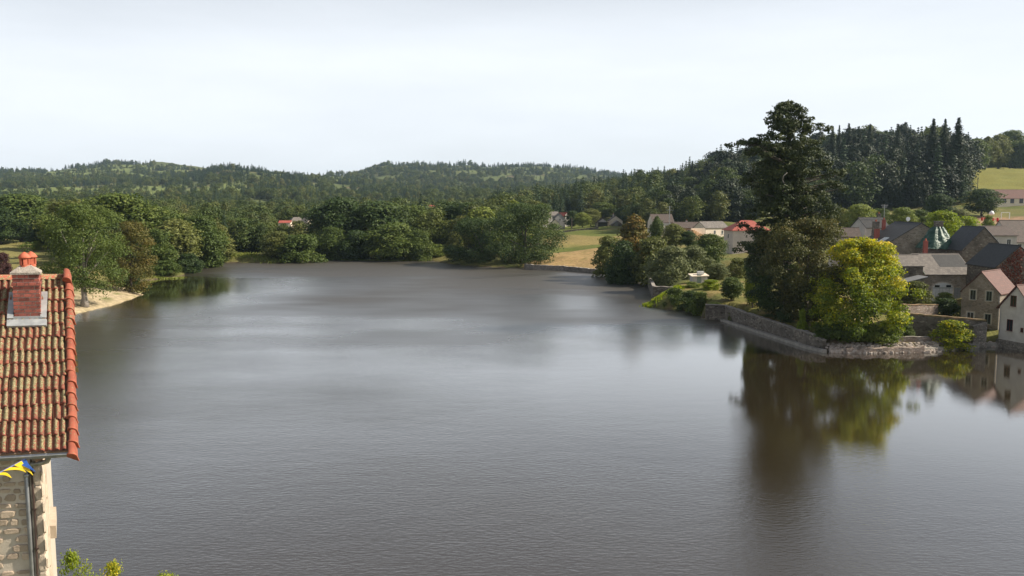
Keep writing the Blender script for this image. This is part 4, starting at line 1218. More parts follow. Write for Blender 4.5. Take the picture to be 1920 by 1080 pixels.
class House:
    """gabled (or hipped) building; local x along the ridge, y across; origin at the ground under its centre"""
    def __init__(s, name, label, cx, cy, z0, L, W, z_eave, z_ridge, ang=0.0, wall=None, roof=None, over=0.25, hip=0.0, cat='house', gable_over=0.15, group=None, roof_t=0.14, footing=2.5):
        s.t = empty(name, (cx, cy, z0), ang, label, cat, group); s.L = L; s.W = W; s.ze = z_eave - z0; s.zr = z_ridge - z0; s.wall_m = wall
        l, w, e, r = L/2, W/2, s.ze, s.zr
        mb = MB()
        f = -footing
        if hip:
            mb.box((-l, -w, f), (l, w, e))
        else:
            vs = [(-l,-w,f),(l,-w,f),(l,w,f),(-l,w,f),(-l,-w,e),(l,-w,e),(l,w,e),(-l,w,e),(-l,0,r-0.02),(l,0,r-0.02)]
            mb.add(vs, [(0,1,5,4),(2,3,7,6),(1,2,6,9,5),(3,0,4,8,7),(0,3,2,1)])
        s.wall = mb.build('wall', wall, s.t)
        k = (r - e) / w
        if hip:
            ww, ll = w + over, l + over; ez = e - over*k
            mb = MB(); h = hip
            vs = [(-ll,-ww,ez),(ll,-ww,ez),(ll,ww,ez),(-ll,ww,ez),(-l+h,0,r),(l-h,0,r),(-ll,-ww,ez-roof_t),(ll,-ww,ez-roof_t),(ll,ww,ez-roof_t),(-ll,ww,ez-roof_t)]
            mb.add(vs, [(0,1,5,4),(1,2,5),(2,3,4,5),(3,0,4),(6,7,1,0),(7,8,2,1),(8,9,3,2),(9,6,0,3),(9,8,7,6)])
            s.roof = mb.build('roof', roof, s.t)
        else:
            ll = l + gable_over; ww = w + over; ez = e - over*k
            mb = MB(); t = roof_t
            for sg in (-1, 1):
                vs = [(-ll,0,r+t),(ll,0,r+t),(ll,sg*ww,ez+t),(-ll,sg*ww,ez+t),(-ll,0,r+0.005),(ll,0,r+0.005),(ll,sg*ww,ez+0.005),(-ll,sg*ww,ez+0.005)]
                fs = [(0,1,2,3),(7,6,5,4),(3,2,6,7),(0,3,7,4),(1,5,6,2)]
                if sg > 0: fs = [q[::-1] for q in fs]
                mb.add(vs, fs)
            s.roof = mb.build('roof', roof, s.t)
            rc = MB(); rc.tube([(-ll-0.01, 0, r+t+0.0), (ll+0.01, 0, r+t+0.0)], 0.10, 6); rc.build('ridge_cap', roof, s.roof)
    def opening(s, face, u, z, w, h, kind='window', frame=None, sur=None, depth=0.10, pane=None, name=None):
        """window or door on face '+x','-x','+y','-y'; u along the face, z of the sill above the ground"""
        fr = frame or frame_white
        ax = face[1]; sg = 1 if face[0] == '+' else -1
        off = (s.L if ax == 'x' else s.W) / 2
        def B(u0, u1, z0, z1, d0, d1):
            a, b = sorted((sg*(off+d0), sg*(off+d1)))
            return ((a, u0, z0), (b, u1, z1)) if ax == 'x' else ((u0, a, z0), (u1, b, z1))
        o = MB().box(*B(u-w/2, u+w/2, z, z+h, -0.05, 0.012)).build(name or kind, pane or glass, s.t)
        fm = MB(); t = 0.07
        fm.box(*B(u-w/2, u-w/2+t, z, z+h, 0.012, 0.03)); fm.box(*B(u+w/2-t, u+w/2, z, z+h, 0.012, 0.03))
        fm.box(*B(u-w/2+t, u+w/2-t, z+h-t, z+h, 0.012, 0.029)); fm.box(*B(u-w/2+t, u+w/2-t, z, z+t, 0.012, 0.029)); fm.box(*B(u-0.03, u+0.03, z+t, z+h-t, 0.012, 0.026))
        fm.build('frame', fr, o)
        if sur is not None:
            q = 0.16; sm = MB()
            sm.box(*B(u-w/2-q, u-w/2, z-0.02, z+h+q, 0.004, 0.05)); sm.box(*B(u+w/2, u+w/2+q, z-0.02, z+h+q, 0.004, 0.05)); sm.box(*B(u-w/2, u+w/2, z+h, z+h+q, 0.004, 0.048))
            sm.build('surround', sur, o)
        if kind == 'window':
            MB().box(*B(u-w/2-0.12, u+w/2+0.12, z-0.12, z-0.022, 0.006, 0.14)).build('sill', sur or surround, o)
        return o
    def chimney(s, x, y, w, d, ztop, mat, pots=1):
        zb = s.ze - 0.2
        c = MB().box((x-w/2, y-d/2, zb), (x+w/2, y+d/2, ztop)).build('chimney', mat, s.roof)
        MB().box((x-w/2-0.06, y-d/2-0.06, ztop), (x+w/2+0.06, y+d/2+0.06, ztop+0.10)).build('chimney_cap', rub_dark, c)
        for i in range(pots):
            px_ = x + (i - (pots-1)/2) * 0.35
            MB().tube([(px_, y, ztop+0.10), (px_, y, ztop+0.42), (px_, y, ztop+0.45)], [0.12, 0.10, 0.13], 8).build('chimney_pot', pot_mat, c)
        return c

R90 = math.pi/2
# -- rightmost white house, gable over the water
wa = atz(1869, 650); wb = atz(1926, 661.0)
gd = Vector((wb.x - wa.x, wb.y - wa.y, 0)).normalized()           # along the gable
inn = Vector((-gd.y, gd.x, 0)); inn = inn if inn.x > 0 else -inn   # into the house
WW = 5.4; WL = 8.0
cen = wa + gd*WW/2 + inn*(WL/2 + 0.15)
ze = at(1871, 574, wa.y).z; zr = at(1902, 536, wa.y - 2.4).z
angw = math.atan2(inn.y, inn.x)
hw = House('lakeside_house', 'white rendered house with red tiled gable rising from the water, far right', cen.x, cen.y, 0.0, WL, WW, ze, zr, angw, plaster_white, tile_red, over=0.35, gable_over=0.35, roof_t=0.16)
# local -x is the water gable; local y runs along -gd or +gd
sgn = 1 if Vector((-math.sin(angw), math.cos(angw), 0)).dot(gd) > 0 else -1
def gu(dist): return sgn * (dist - WW/2)
zu = at(1893, 574, wa.y-1.3).z; zl = at(1889, 620, wa.y-1.2).z
hw.opening('-x', gu(2.1), zu, 0.95, 1.55, frame=frame_red, sur=None)
hw.opening('-x', gu(1.75), zl, 0.95, 1.65, frame=frame_red, sur=None)
hw.opening('-x', gu(3.7), zl + 0.1, 0.45, 0.65, frame=frame_red, sur=None, name='small_window')
MB().box((-WL/2-0.28, -WW/2-0.1, -2.0), (-WL/2+0.2, WW/2+0.1, 1.15)).build('plinth', rub_gar, hw.t)
MB().tube([(-WL/2-0.06, gu(0.15), 1.2), (-WL/2-0.06, gu(0.15), ze-0.25)], 0.05, 6).build('downpipe', zinc, hw.t)

# -- stone house beside it
Dg = 122.5
ga = at(1803, 560, Dg + 1.2); gb = at(1875, 560, Dg - 2.9)
gdir = Vector((gb.x-ga.x, gb.y-ga.y, 0)); SW = gdir.length; gdir.normalize()
inn = Vector((-gdir.y, gdir.x, 0)); inn = inn if inn.y > 0 else -inn
SLn_ = 6.6; cen = (ga + gb)/2 + inn*SLn_/2; cen.z = 0
angs = math.atan2(inn.y, inn.x)
ze = at(1803, 545, ga.y).z; zr = at(1839, 511, (ga.y+gb.y)/2).z; z0 = 0.9
hs = House('stone_cottage', 'two-storey stone house with red tiled gable beside the white lakeside house', cen.x, cen.y, z0, SLn_, SW, ze, zr, angs, rub_warm, tile_red, over=0.2, gable_over=0.22)
sgn = 1 if Vector((-math.sin(angs), math.cos(angs), 0)).dot(gdir) > 0 else -1
def su(f): return sgn * (f - 0.5) * SW
zu = at(1823, 560, ga.y).z - z0; zl = at(1823, 598, ga.y).z - z0
for f in (0.30, 0.72): hs.opening('-x', su(f), zu, 0.8, 1.45, frame=frame_green, sur=surround)
hs.opening('-x', su(0.26), zl - 0.9, 1.0, 2.1, kind='door', frame=frame_white, sur=surround)
hs.opening('-x', su(0.72), zl - 0.35, 0.85, 1.5, frame=frame_green, sur=surround)
MB().tube([(-SLn_/2-0.06, su(0.985), 0), (-SLn_/2-0.06, su(0.985), ze-z0-0.1)], 0.05, 6).build('downpipe', zinc, hs.t)

# -- barn with the arched door, eaves facing the pond
Db = 140.0
xl = at(1734, 520, Db).x; xr = at(1813, 520, Db).x + 1.0
ze = at(1735, 514, Db).z; zr = at(1712, 476, Db+7).z; z0 = gz((xl+xr)/2, Db)
z0 = at(1760, 565, Db).z
hb = House('stone_barn', 'grey stone barn with white arched doorway under a slate roof darker at the right', (xl+xr)/2, Db+5, z0, xr-xl, 10.0, ze, zr, 0.0, rub_warm, slate_grey, over=0.3, cat='barn')
u0 = at(1767, 545, Db).x - (xl+xr)/2
def arch(mb, hw_, hs_, rise, y0, y1):
    pts = [(-hw_, 0), (hw_, 0), (hw_, hs_)] + [(hw_*math.cos(a), hs_ + rise*math.sin(a)) for a in np.linspace(0.2, math.pi-0.2, 9)] + [(-hw_, hs_)]
    n = len(pts); vs = [(u0+p[0], y0, p[1]) for p in pts] + [(u0+p[0], y1, p[1]) for p in pts]
    mb.add(vs, [tuple(range(n)), tuple(range(2*n-1, n-1, -1))] + [(j, j+n, (j+1)%n+n, (j+1)%n) for j in range(n)])
mb = MB(); arch(mb, 1.95, 2.35, 1.05, -5.06, -4.95); sf = mb.build('arch_surround', surround, hb.t)
mb = MB(); arch(mb, 1.72, 2.3, 0.92, -5.09, -5.0); dr = mb.build('arched_door', frame_white, hb.t)
for k in (-1, 0, 1):
    MB().box((u0+k*0.98-0.42, -5.11, 2.45), (u0+k*0.98+0.42, -5.085, 2.95 - 0.12*abs(k))).build('fanlight_pane', glass if k else simple('fanlight_white', (0.6, 0.62, 0.62)), dr)
MB().box((u0-1.72, -5.12, 2.28), (u0+1.72, -5.085, 2.38)).build('transom', frame_green, dr)
for k in range(1, 6): MB().box((u0-1.72+k*0.573-0.015, -5.105, 0.05), (u0-1.72+k*0.573+0.015, -5.088, 2.26)).build('board_gap', frame_green, dr)
hb.opening('-y', at(1795, 545, Db).x - (xl+xr)/2, 0.05, 1.1, 2.3, kind='door', frame=frame_green, sur=None, pane=simple('door_grey', (0.28, 0.28, 0.29)))
# darker sheet over the right part of the roof
k_ = (hb.zr - hb.ze)/5.0
def on_roof(x0, x1, v0, v1, lift=0.16):
    f = lambda x, v: (x, -v, hb.zr - k_*v + lift)
    return MB().add([f(x0,v0), f(x1,v0), f(x1,v1), f(x0,v1)] + [(q[0], q[1], q[2]-0.03) for q in (f(x0,v0), f(x1,v0), f(x1,v1), f(x0,v1))], [(3,2,1,0), (0,1,5,4), (1,2,6,5), (2,3,7,6), (3,0,4,7)])
xm = at(1755, 490, Db+3).x - (xl+xr)/2
on_roof(xm, (xr-xl)/2, 0.25, 3.4).build('dark_roof_area', slate_dark, hb.roof)
vb = MB(); vb.obox((-(xr-xl)/2-0.17, 0, hb.zr+0.16), (0.05,0,0), (0,-5.3,-5.3*k_), (0,0,0.06)); vb.build('verge_strip', simple('verdigris', (0.10, 0.17, 0.13)), hb.roof)

# -- outhouses to the left of the barn
Do = 139.0
xl2 = at(1676, 500, Do).x; xr2 = at(1731, 500, Do).x
ho = House('outhouse', 'low stone outhouse with pinkish slate roof left of the barn', (xl2+xr2)/2, Do+2.2, z0, xr2-xl2, 4.4, at(1700, 499, Do).z, at(1700, 479, Do+2.2).z, 0.0, rub_dark, slate_grey, over=0.15, cat='outbuilding')
Dl = 134.0
xa = at(1672, 530, Dl).x; xb = at(1737, 530, Dl).x
lt = empty('lean_to_shed', ((xa+xb)/2, Dl, z0), 0, 'lean-to shed with sloping grey sheet roof under the outhouse', 'shed')
w2 = (xb-xa)/2; z_l = at(1690, 536, Dl).z - z0; z_h = at(1733, 520, Dl).z - z0
MB().add([(-w2,0,-1),(w2,0,-1),(w2,2.9,-1),(-w2,2.9,-1),(-w2,0,z_l),(w2,0,z_h),(w2,2.9,z_h),(-w2,2.9,z_l)], [(0,1,5,4),(1,2,6,5),(2,3,7,6),(3,0,4,7)]).build('wall', rub_dark, lt)
MB().add([(-w2-.2,-.3,z_l-.05),(w2+.1,-.3,z_h+.02),(w2+.1,3,z_h+.02),(-w2-.2,3,z_l-.05),(-w2-.2,-.3,z_l+.07),(w2+.1,-.3,z_h+.14),(w2+.1,3,z_h+.14),(-w2-.2,3,z_l+.07)], [(0,3,2,1),(4,5,6,7),(0,1,5,4),(1,2,6,5),(2,3,7,6),(3,0,4,7)]).build('roof', simple('sheet_grey', (0.26, 0.26, 0.26), 0.5, 0.3), lt)

# -- big stone gable house behind
Dh = 158.0
xL = at(1653, 464, Dh).x; xA = at(1728, 418, Dh).x; wv = xA - xL
ze = at(1653, 463, Dh).z; zr = at(1728, 419, Dh).z; Lh = 11.0
z0 = gz(xA, Dh) 
hh = House('gabled_house', 'large stone house with broad gable and dark slate roof behind the barn', xA, Dh + Lh/2, z0, Lh, 2*wv, ze, zr, R90, rub_warm, slate_dark, over=0.2)
# local x points to +Y, local y to -X
for (px_, py_, w_, nm) in ((1657, 418, 0.9, 0), (1681, 411, 0.6, 1)): pass
hh.chimney(1.5, 5.4, 0.6, 0.9, hh.ze + 3.3, brick_red, 0)
hh.chimney(4.8, 2.6, 0.5, 0.6, hh.zr + 0.5, brick_red, 1)
hh.chimney(4.6, 4.3, 0.7, 1.2, hh.ze + 4.6, rub_dark, 2)
sk = MB(); kk = (hh.zr-hh.ze)/wv
def hr(x, y, dz): return (x, y, hh.zr - kk*abs(y) + dz)
sk.add([hr(-3.2,5.0,0.24), hr(-1.2,5.0,0.24), hr(-1.2,6.6,0.24), hr(-3.2,6.6,0.24), hr(-3.2,5.0,0.1), hr(-1.2,5.0,0.1), hr(-1.2,6.6,0.1), hr(-3.2,6.6,0.1)], [(0,3,2,1),(0,1,5,4),(1,2,6,5),(2,3,7,6),(3,0,4,7)])
sk.build('skylight', simple('skylight_glass', (0.45, 0.50, 0.53), 0.15), hh.roof)
dish = MB(); dc = Vector((0.5, -0.2, hh.zr + 0.75)); 
for q in range(3): dish.tube([dc + Vector((-0.05*q, 0, 0)), dc + Vector((-0.05*q-0.03, 0, 0))], [0.28+0.05*q, 0.33+0.05*q], 14)
dish.tube([(0.5, -0.2, hh.zr), tuple(dc)], 0.04, 6); dish.build('satellite_dish', white_paint, hh.roof)

# -- roof under a green tarpaulin with a chimney on top
def tarp():
    Dt = 151.0
    c = at(1768, 465, Dt); ztop = at(1770, 424, Dt).z
    t = empty('tarpaulin_roof', (c.x, Dt, gz(c.x, Dt)), 0, 'steep roof wrapped in crumpled green tarpaulin between two slate roofs', 'roof')
    b0 = c.z - gz(c.x, Dt); tz = ztop - gz(c.x, Dt)
    MB().box((-2.9, 0.1, -1), (2.4, 4.6, b0)).build('wall', rub_dark, t)
    r = np.random.default_rng(3); nu, nv = 36, 16; vs = []; fs = []
    for j in range(nv+1):
        s = j/nv
        for i in range(nu):
            a = 2*math.pi*i/nu
            hx = (2.95*(1-s)**0.95 + 0.7*s); hy = (2.6*(1-s)**0.95 + 0.62*s)
            q = max(abs(math.cos(a)), abs(math.sin(a)))**0.8
            fold = 1 + (0.10*math.sin(9*a + 3*s) + 0.07*math.sin(17*a - 6*s))*(0.4+s) + r.normal(0, 0.02)
            vs.append((-0.25*(1-s) + hx*math.cos(a)/q*fold, 2.3 + hy*math.sin(a)/q*fold, b0 - 0.15 + (tz - b0)*s + 0.05*r.normal()))
    for j in range(nv):
        for i in range(nu):
            fs.append((j*nu+i, j*nu+(i+1)%nu, (j+1)*nu+(i+1)%nu, (j+1)*nu+i))
    tm_ = mottled('green_tarpaulin', (0.006, 0.035, 0.022), (0.02, 0.075, 0.048), scale=1.3, rough=0.45, bump=1.0, bscale=2.5, bdist=0.15, c3=(0.06, 0.11, 0.08))
    MB().add(vs, fs).build('tarpaulin', tm_, t, smooth=True)
    MB().box((-0.45, 1.7, tz - 0.6), (0.75, 2.9, tz + 0.75)).build('chimney', rub_dark, t)
    MB().box((-0.55, 1.6, tz + 0.75), (0.85, 3.0, tz + 0.87)).build('chimney_cap', simple('cap_slab', (0.12, 0.11, 0.10)), t)
    MB().box((-3.0, 0.0, b0-0.12), (2.6, 0.12, b0+0.06)).build('edge_batten', simple('batten', (0.40, 0.42, 0.38)), t)
tarp()
# stand-alone red flue of the barn range
pf = at(1735, 466, 147.5)
fl_ = empty('brick_flue', (pf.x, pf.y, hb.t.location.z), 0, 'single red brick flue standing before the green tarpaulin', 'chimney')
zf = pf.z - hb.t.location.z
MB().box((-0.32, -0.3, 0.0), (0.32, 0.3, zf + 1.4)).build('shaft', brick_red, fl_); MB().tube([(0, 0, zf+1.4), (0, 0, zf+1.8)], [0.16, 0.13], 8).build('pot', pot_mat, fl_)

# -- blue slate house
Ds = 146.0
xA = at(1846, 427, Ds).x; xL = at(1811, 466, Ds).x; wv = xA - xL + 0.6
ze = at(1811, 468, Ds).z; zr = at(1846, 427, Ds).z; z0 = gz(xA, Ds)
hl = House('slate_house', 'stone house with clean blue slate roof right of the tarpaulin', xA, Ds + 3.6, z0, 7.2, 2*wv, ze, zr, R90, rub_dark, slate_blue, over=0.25, gable_over=0.12)
vb = MB(); kk = (hl.zr-hl.ze)/wv
vb.obox((-3.6-0.16, 0, hl.zr+0.15), (0.14,0,0), (0,-wv-0.3,-(wv+0.3)*kk), (0,0,0.05)); vb.build('verge_strip', simple('verge_pale', (0.55, 0.55, 0.54)), hl.roof)

# -- dark slate barn with red creeper on its gable
Dk = 131.0
xA = at(1912, 462, Dk).x; xL = at(1868, 500, Dk).x; wv = xA - xL
ze = at(1868, 500, Dk).z; zr = at(1912, 462, Dk).z; z0 = gz(xA, Dk)
hk = House('creeper_barn', 'dark slate barn with red creeper covering its gable, right edge', xA, Dk + 4.2, z0, 8.4, 2*wv, ze, zr, R90, rub_dark, slate_dark, over=0.3, gable_over=0.12, cat='barn')
def creeper():
    r = np.random.default_rng(9); n = 3800
    y = r.uniform(-wv, wv, n); z = r.uniform(0.5, hk.zr, n); ok = z < hk.zr - abs(y)/wv*(hk.zr-hk.ze) - 0.1
    ok &= (wnoise(y*1.0, z, 3.0, 5) + 0.55 > 0)
    y, z = y[ok], z[ok]; C = np.stack([-4.2 - r.uniform(0.03, 0.3, len(y)), y, z], 1)
    V, Q = leaf_quads(C, np.array([-1, 0, 0.4])[None] + r.normal(0, 0.5, (len(y), 3)), 0.22, r)
    me = mesh_quads('creeper', V, Q, {'tint': np.clip(0.5 + r.normal(0, 0.25, len(y)), 0, 1)})
    cr = empty('creeper', (hk.t.location.x, Dk - 0.1, z0), 0, 'red autumn creeper climbing the dark barn gable', 'creeper')
    o = link('leaves', me, L_red, cr); o.rotation_euler = (0, 0, R90); o.location = (0, 4.3, 0)
    MB().tube([(0.3, -0.12, 0), (0.1, -0.12, 2.0), (-0.5, -0.12, 4.0)], [0.06, 0.045, 0.02], 5).build('stem', bark, cr)
creeper()

# -- brown roofs further right and back
D1 = 172.0
for i, (pxa, pxb, yr, ye, dd, lab, nm) in enumerate(((1856, 1905, 425, 441, 172, 'low brown tiled roof building left of the biggest brown roof', 'cottage'), (1893, 1985, 414, 452, 182, 'long dark brown roofed house at the right edge below the playground', 'cottage'))):
    xa = at(pxa, 430, dd).x; xb = at(pxb, 430, dd).x
    h = House(nm, lab, (xa+xb)/2, dd + 4, gz((xa+xb)/2, dd), xb-xa, 9.0, at(pxa, ye, dd-0.2).z, at(pxa, yr, dd+4).z, 0.0, plaster_grey, tile_brown, over=0.4)
    for q in (-0.3, 0.2): h.opening('-y', q*(xb-xa), max(0.4, h.ze-2.0), 0.9, 1.2, frame=frame_white)
# -- roofs showing left of the big gable, behind the brown tree
dd = 178
xa = at(1624, 430, dd).x; xb = at(1668, 430, dd).x
h = House('cottage', 'small house with near-black slate roof left of the big gable', (xa+xb)/2, dd+4, gz(xa, dd), xb-xa, 8, at(1640, 427, dd).z, at(1640, 409, dd+4).z, 0.0, plaster_grey, slate_dark, over=0.3)
h.chimney(2.0, 0.3, 0.7, 0.7, h.zr+0.9, rub_dark, 1)
h.opening('-y', -1.0, h.ze-1.7, 0.9, 1.2); h.opening('-y', 1.4, h.ze-1.7, 0.9, 1.2)
dd = 172
xa = at(1575, 440, dd).x; xb = at(1622, 440, dd).x
h = House('cottage', 'cottage with dull pink-brown roof half hidden by the brown tree', (xa+xb)/2, dd+4, gz(xa, dd), xb-xa, 8, at(1600, 444, dd).z, at(1600, 428, dd+4).z, -0.25, plaster_pink, tile_brown, over=0.3)
h.opening('-y', 0.6, h.ze-1.7, 0.9, 1.2)

# -- houses in the middle distance
dd = 236
xa = at(1372, 450, dd).x; xb = at(1441, 450, dd).x; z0 = gz((xa+xb)/2, dd)
h = House('villa', 'tall pinkish house with bright red hipped roof beside the tall conifer', (xa+xb)/2, dd+4.2, z0, xb-xa, 8.4, at(1400, 430, dd).z, at(1400, 413, dd+4).z, 0.06, plaster_pink, tile_bright, over=0.5, hip=3.6)
for zz in (0.9, 3.8):
    h.opening('-x', 0.0, zz, 1.0, 1.3, frame=frame_white); h.opening('-y', 2.2, zz, 1.0, 1.3, frame=frame_white)
dd = 305
def gable_house(name, label, pxl, pxa, pxr, y_e, y_r, D, L, ang, wall, roof, cat='house', base=None, **kw):
    xa = at(pxl, 430, D).x; xb = at(pxr, 430, D).x
    x = (xa+xb)/2; z0 = gz(x, D) if base is None else base
    return House(name, label, x, D + L/2, z0, L, xb-xa, at(pxa, y_e, D).z, at(pxa, y_r, D).z, R90 + ang, wall, roof, cat=cat, **kw)
cx_ = at(1356, 425, dd)
hc = House('cream_house', 'cream house with sunlit gable and grey slate roof beyond the gardens', at(1338, 425, dd).x, dd+4, gz(cx_.x, dd), 10.5, 7.2, at(1343, 427, dd).z, at(1343, 416, dd+2).z, 0.42, plaster_cream, slate_grey, over=0.3)
hc.opening('+x', -1.2, hc.ze-2.2, 1.0, 1.3); hc.opening('+x', 1.4, hc.ze-2.2, 1.0, 1.3); hc.opening('-y', 2.5, hc.ze-2.4, 0.9, 1.4); hc.opening('-y', -1.0, hc.ze-2.4, 0.9, 1.4)
xa = at(1264, 425, 312).x; xb = at(1316, 425, 312).x
h = House('terrace_house', 'long low house with brown tiled roof left of the cream gable', (xa+xb)/2, 316, gz(xa, 312), xb-xa, 7.5, at(1290, 427, 312).z, at(1290, 417, 316).z, 0.1, orange_wall, tile_brown, over=0.4)
for q in (-3, 0, 3): h.opening('-y', q, h.ze-2.0, 1.0, 1.2)
h.chimney(0.5, 0.8, 0.6, 0.6, h.zr+0.6, plaster_grey, 1)
st_x = at(1312, 438, 300)
st = empty('outside_stairs', (st_x.x, 300, gz(st_x.x, 300)), 0.2, 'orange-walled flight of outside steps below the cream house', 'stairs')
for q in range(7): MB().box((-2.6+q*0.75, 0, -0.5), (-2.6+(q+1)*0.75-0.01, 1.6, at(1312, 431, 300).z - gz(st_x.x, 300) - q*0.42)).build('step', orange_wall, st)
MB().box((-2.7, 1.62, -0.5), (2.8, 1.8, at(1312, 428, 300).z - gz(st_x.x, 300))).build('side_wall', plaster_cream, st)
xa = at(1222, 410, 322).x; xb = at(1263, 410, 322).x
h = House('grey_house', 'white house with mansard grey-brown roof beside the tall aerial mast', (xa+xb)/2, 326, gz(xa, 322), xb-xa, 7.5, at(1240, 417, 322).z, at(1240, 402, 326).z, 0.12, plaster_white, tile_brown, over=0.2)
h.opening('-y', -1.8, h.ze-2.0, 1.1, 1.3); h.opening('-y', 2.4, 0.1, 2.6, 2.2, kind='door', name='garage_door', pane=frame_white)

# -- far houses beyond the hay field
hf = gable_house('far_house', 'pale gabled house with open garage, left of the twin gables beyond the hay field', 1119, 1130, 1141, 418, 410, 446, 9, 0.0, plaster_grey, tile_brown)
MB().box((-4.55, -2.6, 0.0), (-4.49, 2.6, 2.2)).build('garage_opening', simple('dark_opening', (0.03, 0.028, 0.026)), hf.t)
MB().box((-6.2, -3.0, 2.25), (-4.5, 3.0, 2.42)).build('canopy', slate_dark, hf.t)
for q in (-2.8, 2.8): MB().tube([(-6.0, q, 0), (-6.0, q, 2.25)], 0.09, 6).build('canopy_post', timber, hf.t)
h = gable_house('far_house', 'cream gabled house, right of the twin gables beyond the hay field', 1142, 1155, 1167, 414, 405, 452, 9, 0.0, plaster_cream, tile_brown)
h.opening('-x', 0.8, h.ze-1.6, 1.0, 1.2); h.chimney(3.2, 0.5, 0.6, 0.6, h.zr+1.0, plaster_grey, 1)
h = gable_house('stone_shed', 'small grey stone shed in front of the twin gables', 1148, 1157, 1167, 421, 414, 436, 6, 0.0, rub_dark, slate_grey, cat='shed')
h.opening('-x', 0.5, 0.1, 1.6, 2.0, kind='door', frame=frame_green, pane=simple('shed_door', (0.20, 0.19, 0.18)))
h = gable_house('far_house', 'cream cottage with brown gable at the left of the hay field', 1032, 1041, 1049, 419, 412, 440, 7, 0.0, plaster_cream, tile_brown)
h.opening('-x', 0.6, 0.9, 1.0, 1.2)
h = gable_house('far_house', 'grey gabled house behind the cream cottage by the hay field', 1039, 1048, 1058, 409, 401, 458, 9, 0.1, plaster_grey, slate_grey)
h.opening('-x', 0.0, h.ze-1.4, 1.0, 1.2)
h = gable_house('far_house', 'white house with bright red roof among trees behind the hay field', 1050, 1056, 1063, 407, 399, 474, 8, 0.5, plaster_white, tile_bright)
h.opening('-x', 0.5, h.ze-1.8, 0.9, 1.2)
xa = at(1024, 402, 470)
h = House('far_house', 'grey slate roofed house nearest the big dark lakeside tree', xa.x + 2, 474, gz(xa.x, 470), 10, 7, at(1030, 404, 470).z, at(1030, 397, 474).z, 0.3, plaster_grey, slate_grey)
h.opening('-y', 1.0, h.ze-1.8, 0.9, 1.2)
xa = at(1088, 390, 560)
h = House('far_house', 'small grey roofed house higher up at the foot of the dark conifers', xa.x, 564, gz(xa.x, 560), 7, 6, at(1088, 393, 560).z, at(1088, 387, 564).z, 0.1, plaster_white, slate_grey)
h.opening('-y', 0.5, h.ze-1.8, 0.9, 1.2)
for pxa, pxb, ye, yr, D, a, wl, rf, lab in ((540, 566, 417, 407, 402, 0.5, plaster_cream, slate_grey, 'pale hipped house showing its roof above the left shore trees'),
                                       (566, 585, 418, 408, 398, -0.7, plaster_cream, slate_grey, 'house with grey roof slope right of the pale hipped house'),
                                       (523, 541, 418, 414, 396, 0.1, plaster_cream, tile_bright, 'low cream outbuilding with orange roof left of the pale hipped house')):
    xa = at(pxa, 415, D).x; xb = at(pxb, 415, D).x
    h = House('far_house', lab, (xa+xb)/2, D+3, gz(xa, D), xb-xa+1.0, 6.5, at(pxa, ye, D).z, at(pxa, yr, D+3).z, a, wl, rf, hip=2.4 if pxa == 540 else 0.0)
    h.opening('-y', 0.5, h.ze-1.6, 0.9, 1.2)
xa = at(812, 390, 575)
h = House('far_house', 'white house with vivid red roof peeping above the far shore wood', xa.x, 579, gz(xa.x, 575), 7, 6, at(812, 394, 575).z, at(812, 385, 579).z, 0.3, plaster_white, tile_bright)
h.opening('-y', 0.5, h.ze-1.8, 0.9, 1.2)

# -- school-like building on the hill and the playground
dd = 404
xa = at(1868, 370, dd).x; xb = at(1990, 370, dd).x; zg = at(1890, 388, dd).z
h = House('long_building', 'long low building with red roof and dark windows above the playground', (xa+xb)/2, dd+4.5, zg, xb-xa, 9, at(1890, 371, dd).z, at(1890, 356, dd+4.5).z, 0.0, plaster_cream, tile_red, over=0.5, cat='building', footing=5)
for px_ in (1883, 1898, 1915, 1932, 1948, 1964): h.opening('-y', at(px_, 375, dd).x - (xa+xb)/2, (at(1890, 381, dd).z - zg), 1.9, 2.6, frame=frame_red)
gq = at(1885, 407, 330); zg = gz(gq.x, 330)
g = empty('football_goal', (gq.x, 330, zg), 0.05, 'white football goal frame on the bare pitch', 'goal')
for q in (-1.7, 1.7):
    MB().box((q-0.09, -0.09, 0), (q+0.09, 0.09, 2.5)).build('post', white_paint, g)
    MB().obox((q-0.05+ (0.35 if q > 0 else -0.35)*0, -0.05, 2.45), (0.1,0,0), (0,0.1,0), (0.0 + (0.8 if q > 0 else -0.4), 1.5, -2.4)).build('stay', white_paint, g)
MB().box((-1.79, -0.09, 2.5), (1.79, 0.09, 2.68)).build('crossbar', white_paint, g)
# playground toys
def spring_toy(px_, D, label, c, sx):
    p = at(px_, 410, D); t = empty('play_module', (p.x, D, gz(p.x, D)), 0.2, label, 'play equipment')
    m_ = simple('play_paint', c, 0.4)
    for q in (-0.8*sx, 0.8*sx): MB().box((q-0.08, -0.4, 0), (q+0.08, 0.4, 1.5)).build('panel', m_, t)
    MB().box((-0.7*sx, -0.35, 0.9), (0.7*sx, 0.35, 1.05)).build('deck', m_, t)
    MB().obox((0.88*sx, -0.3, 0.95), (1.3*sx, 0, -0.9), (0, 0.6, 0), (0.03, 0, 0.08)).build('slide', m_, t)
spring_toy(1866, 312, 'red play module with slide on the earth playground', (0.55, 0.02, 0.03), 1.3)
spring_toy(1844, 316, 'smaller red play module at the left of the playground', (0.50, 0.03, 0.02), 0.8)
p = at(1859, 405, 318); t = empty('parasol', (p.x, 318, gz(p.x, 318)), 0, 'closed white parasol on a post by the playground', 'parasol')
zz = at(1859, 395, 318).z - gz(p.x, 318)
MB().tube([(0,0,0),(0,0,zz-1.2)], 0.07, 6).build('post', steel, t)
MB().tube([(0,0,zz-1.6),(0,0,zz-1.2),(0,0,zz-0.4),(0,0,zz)], [0.75, 1.0, 0.7, 0.05], 10).build('canopy', white_paint, t, smooth=True)

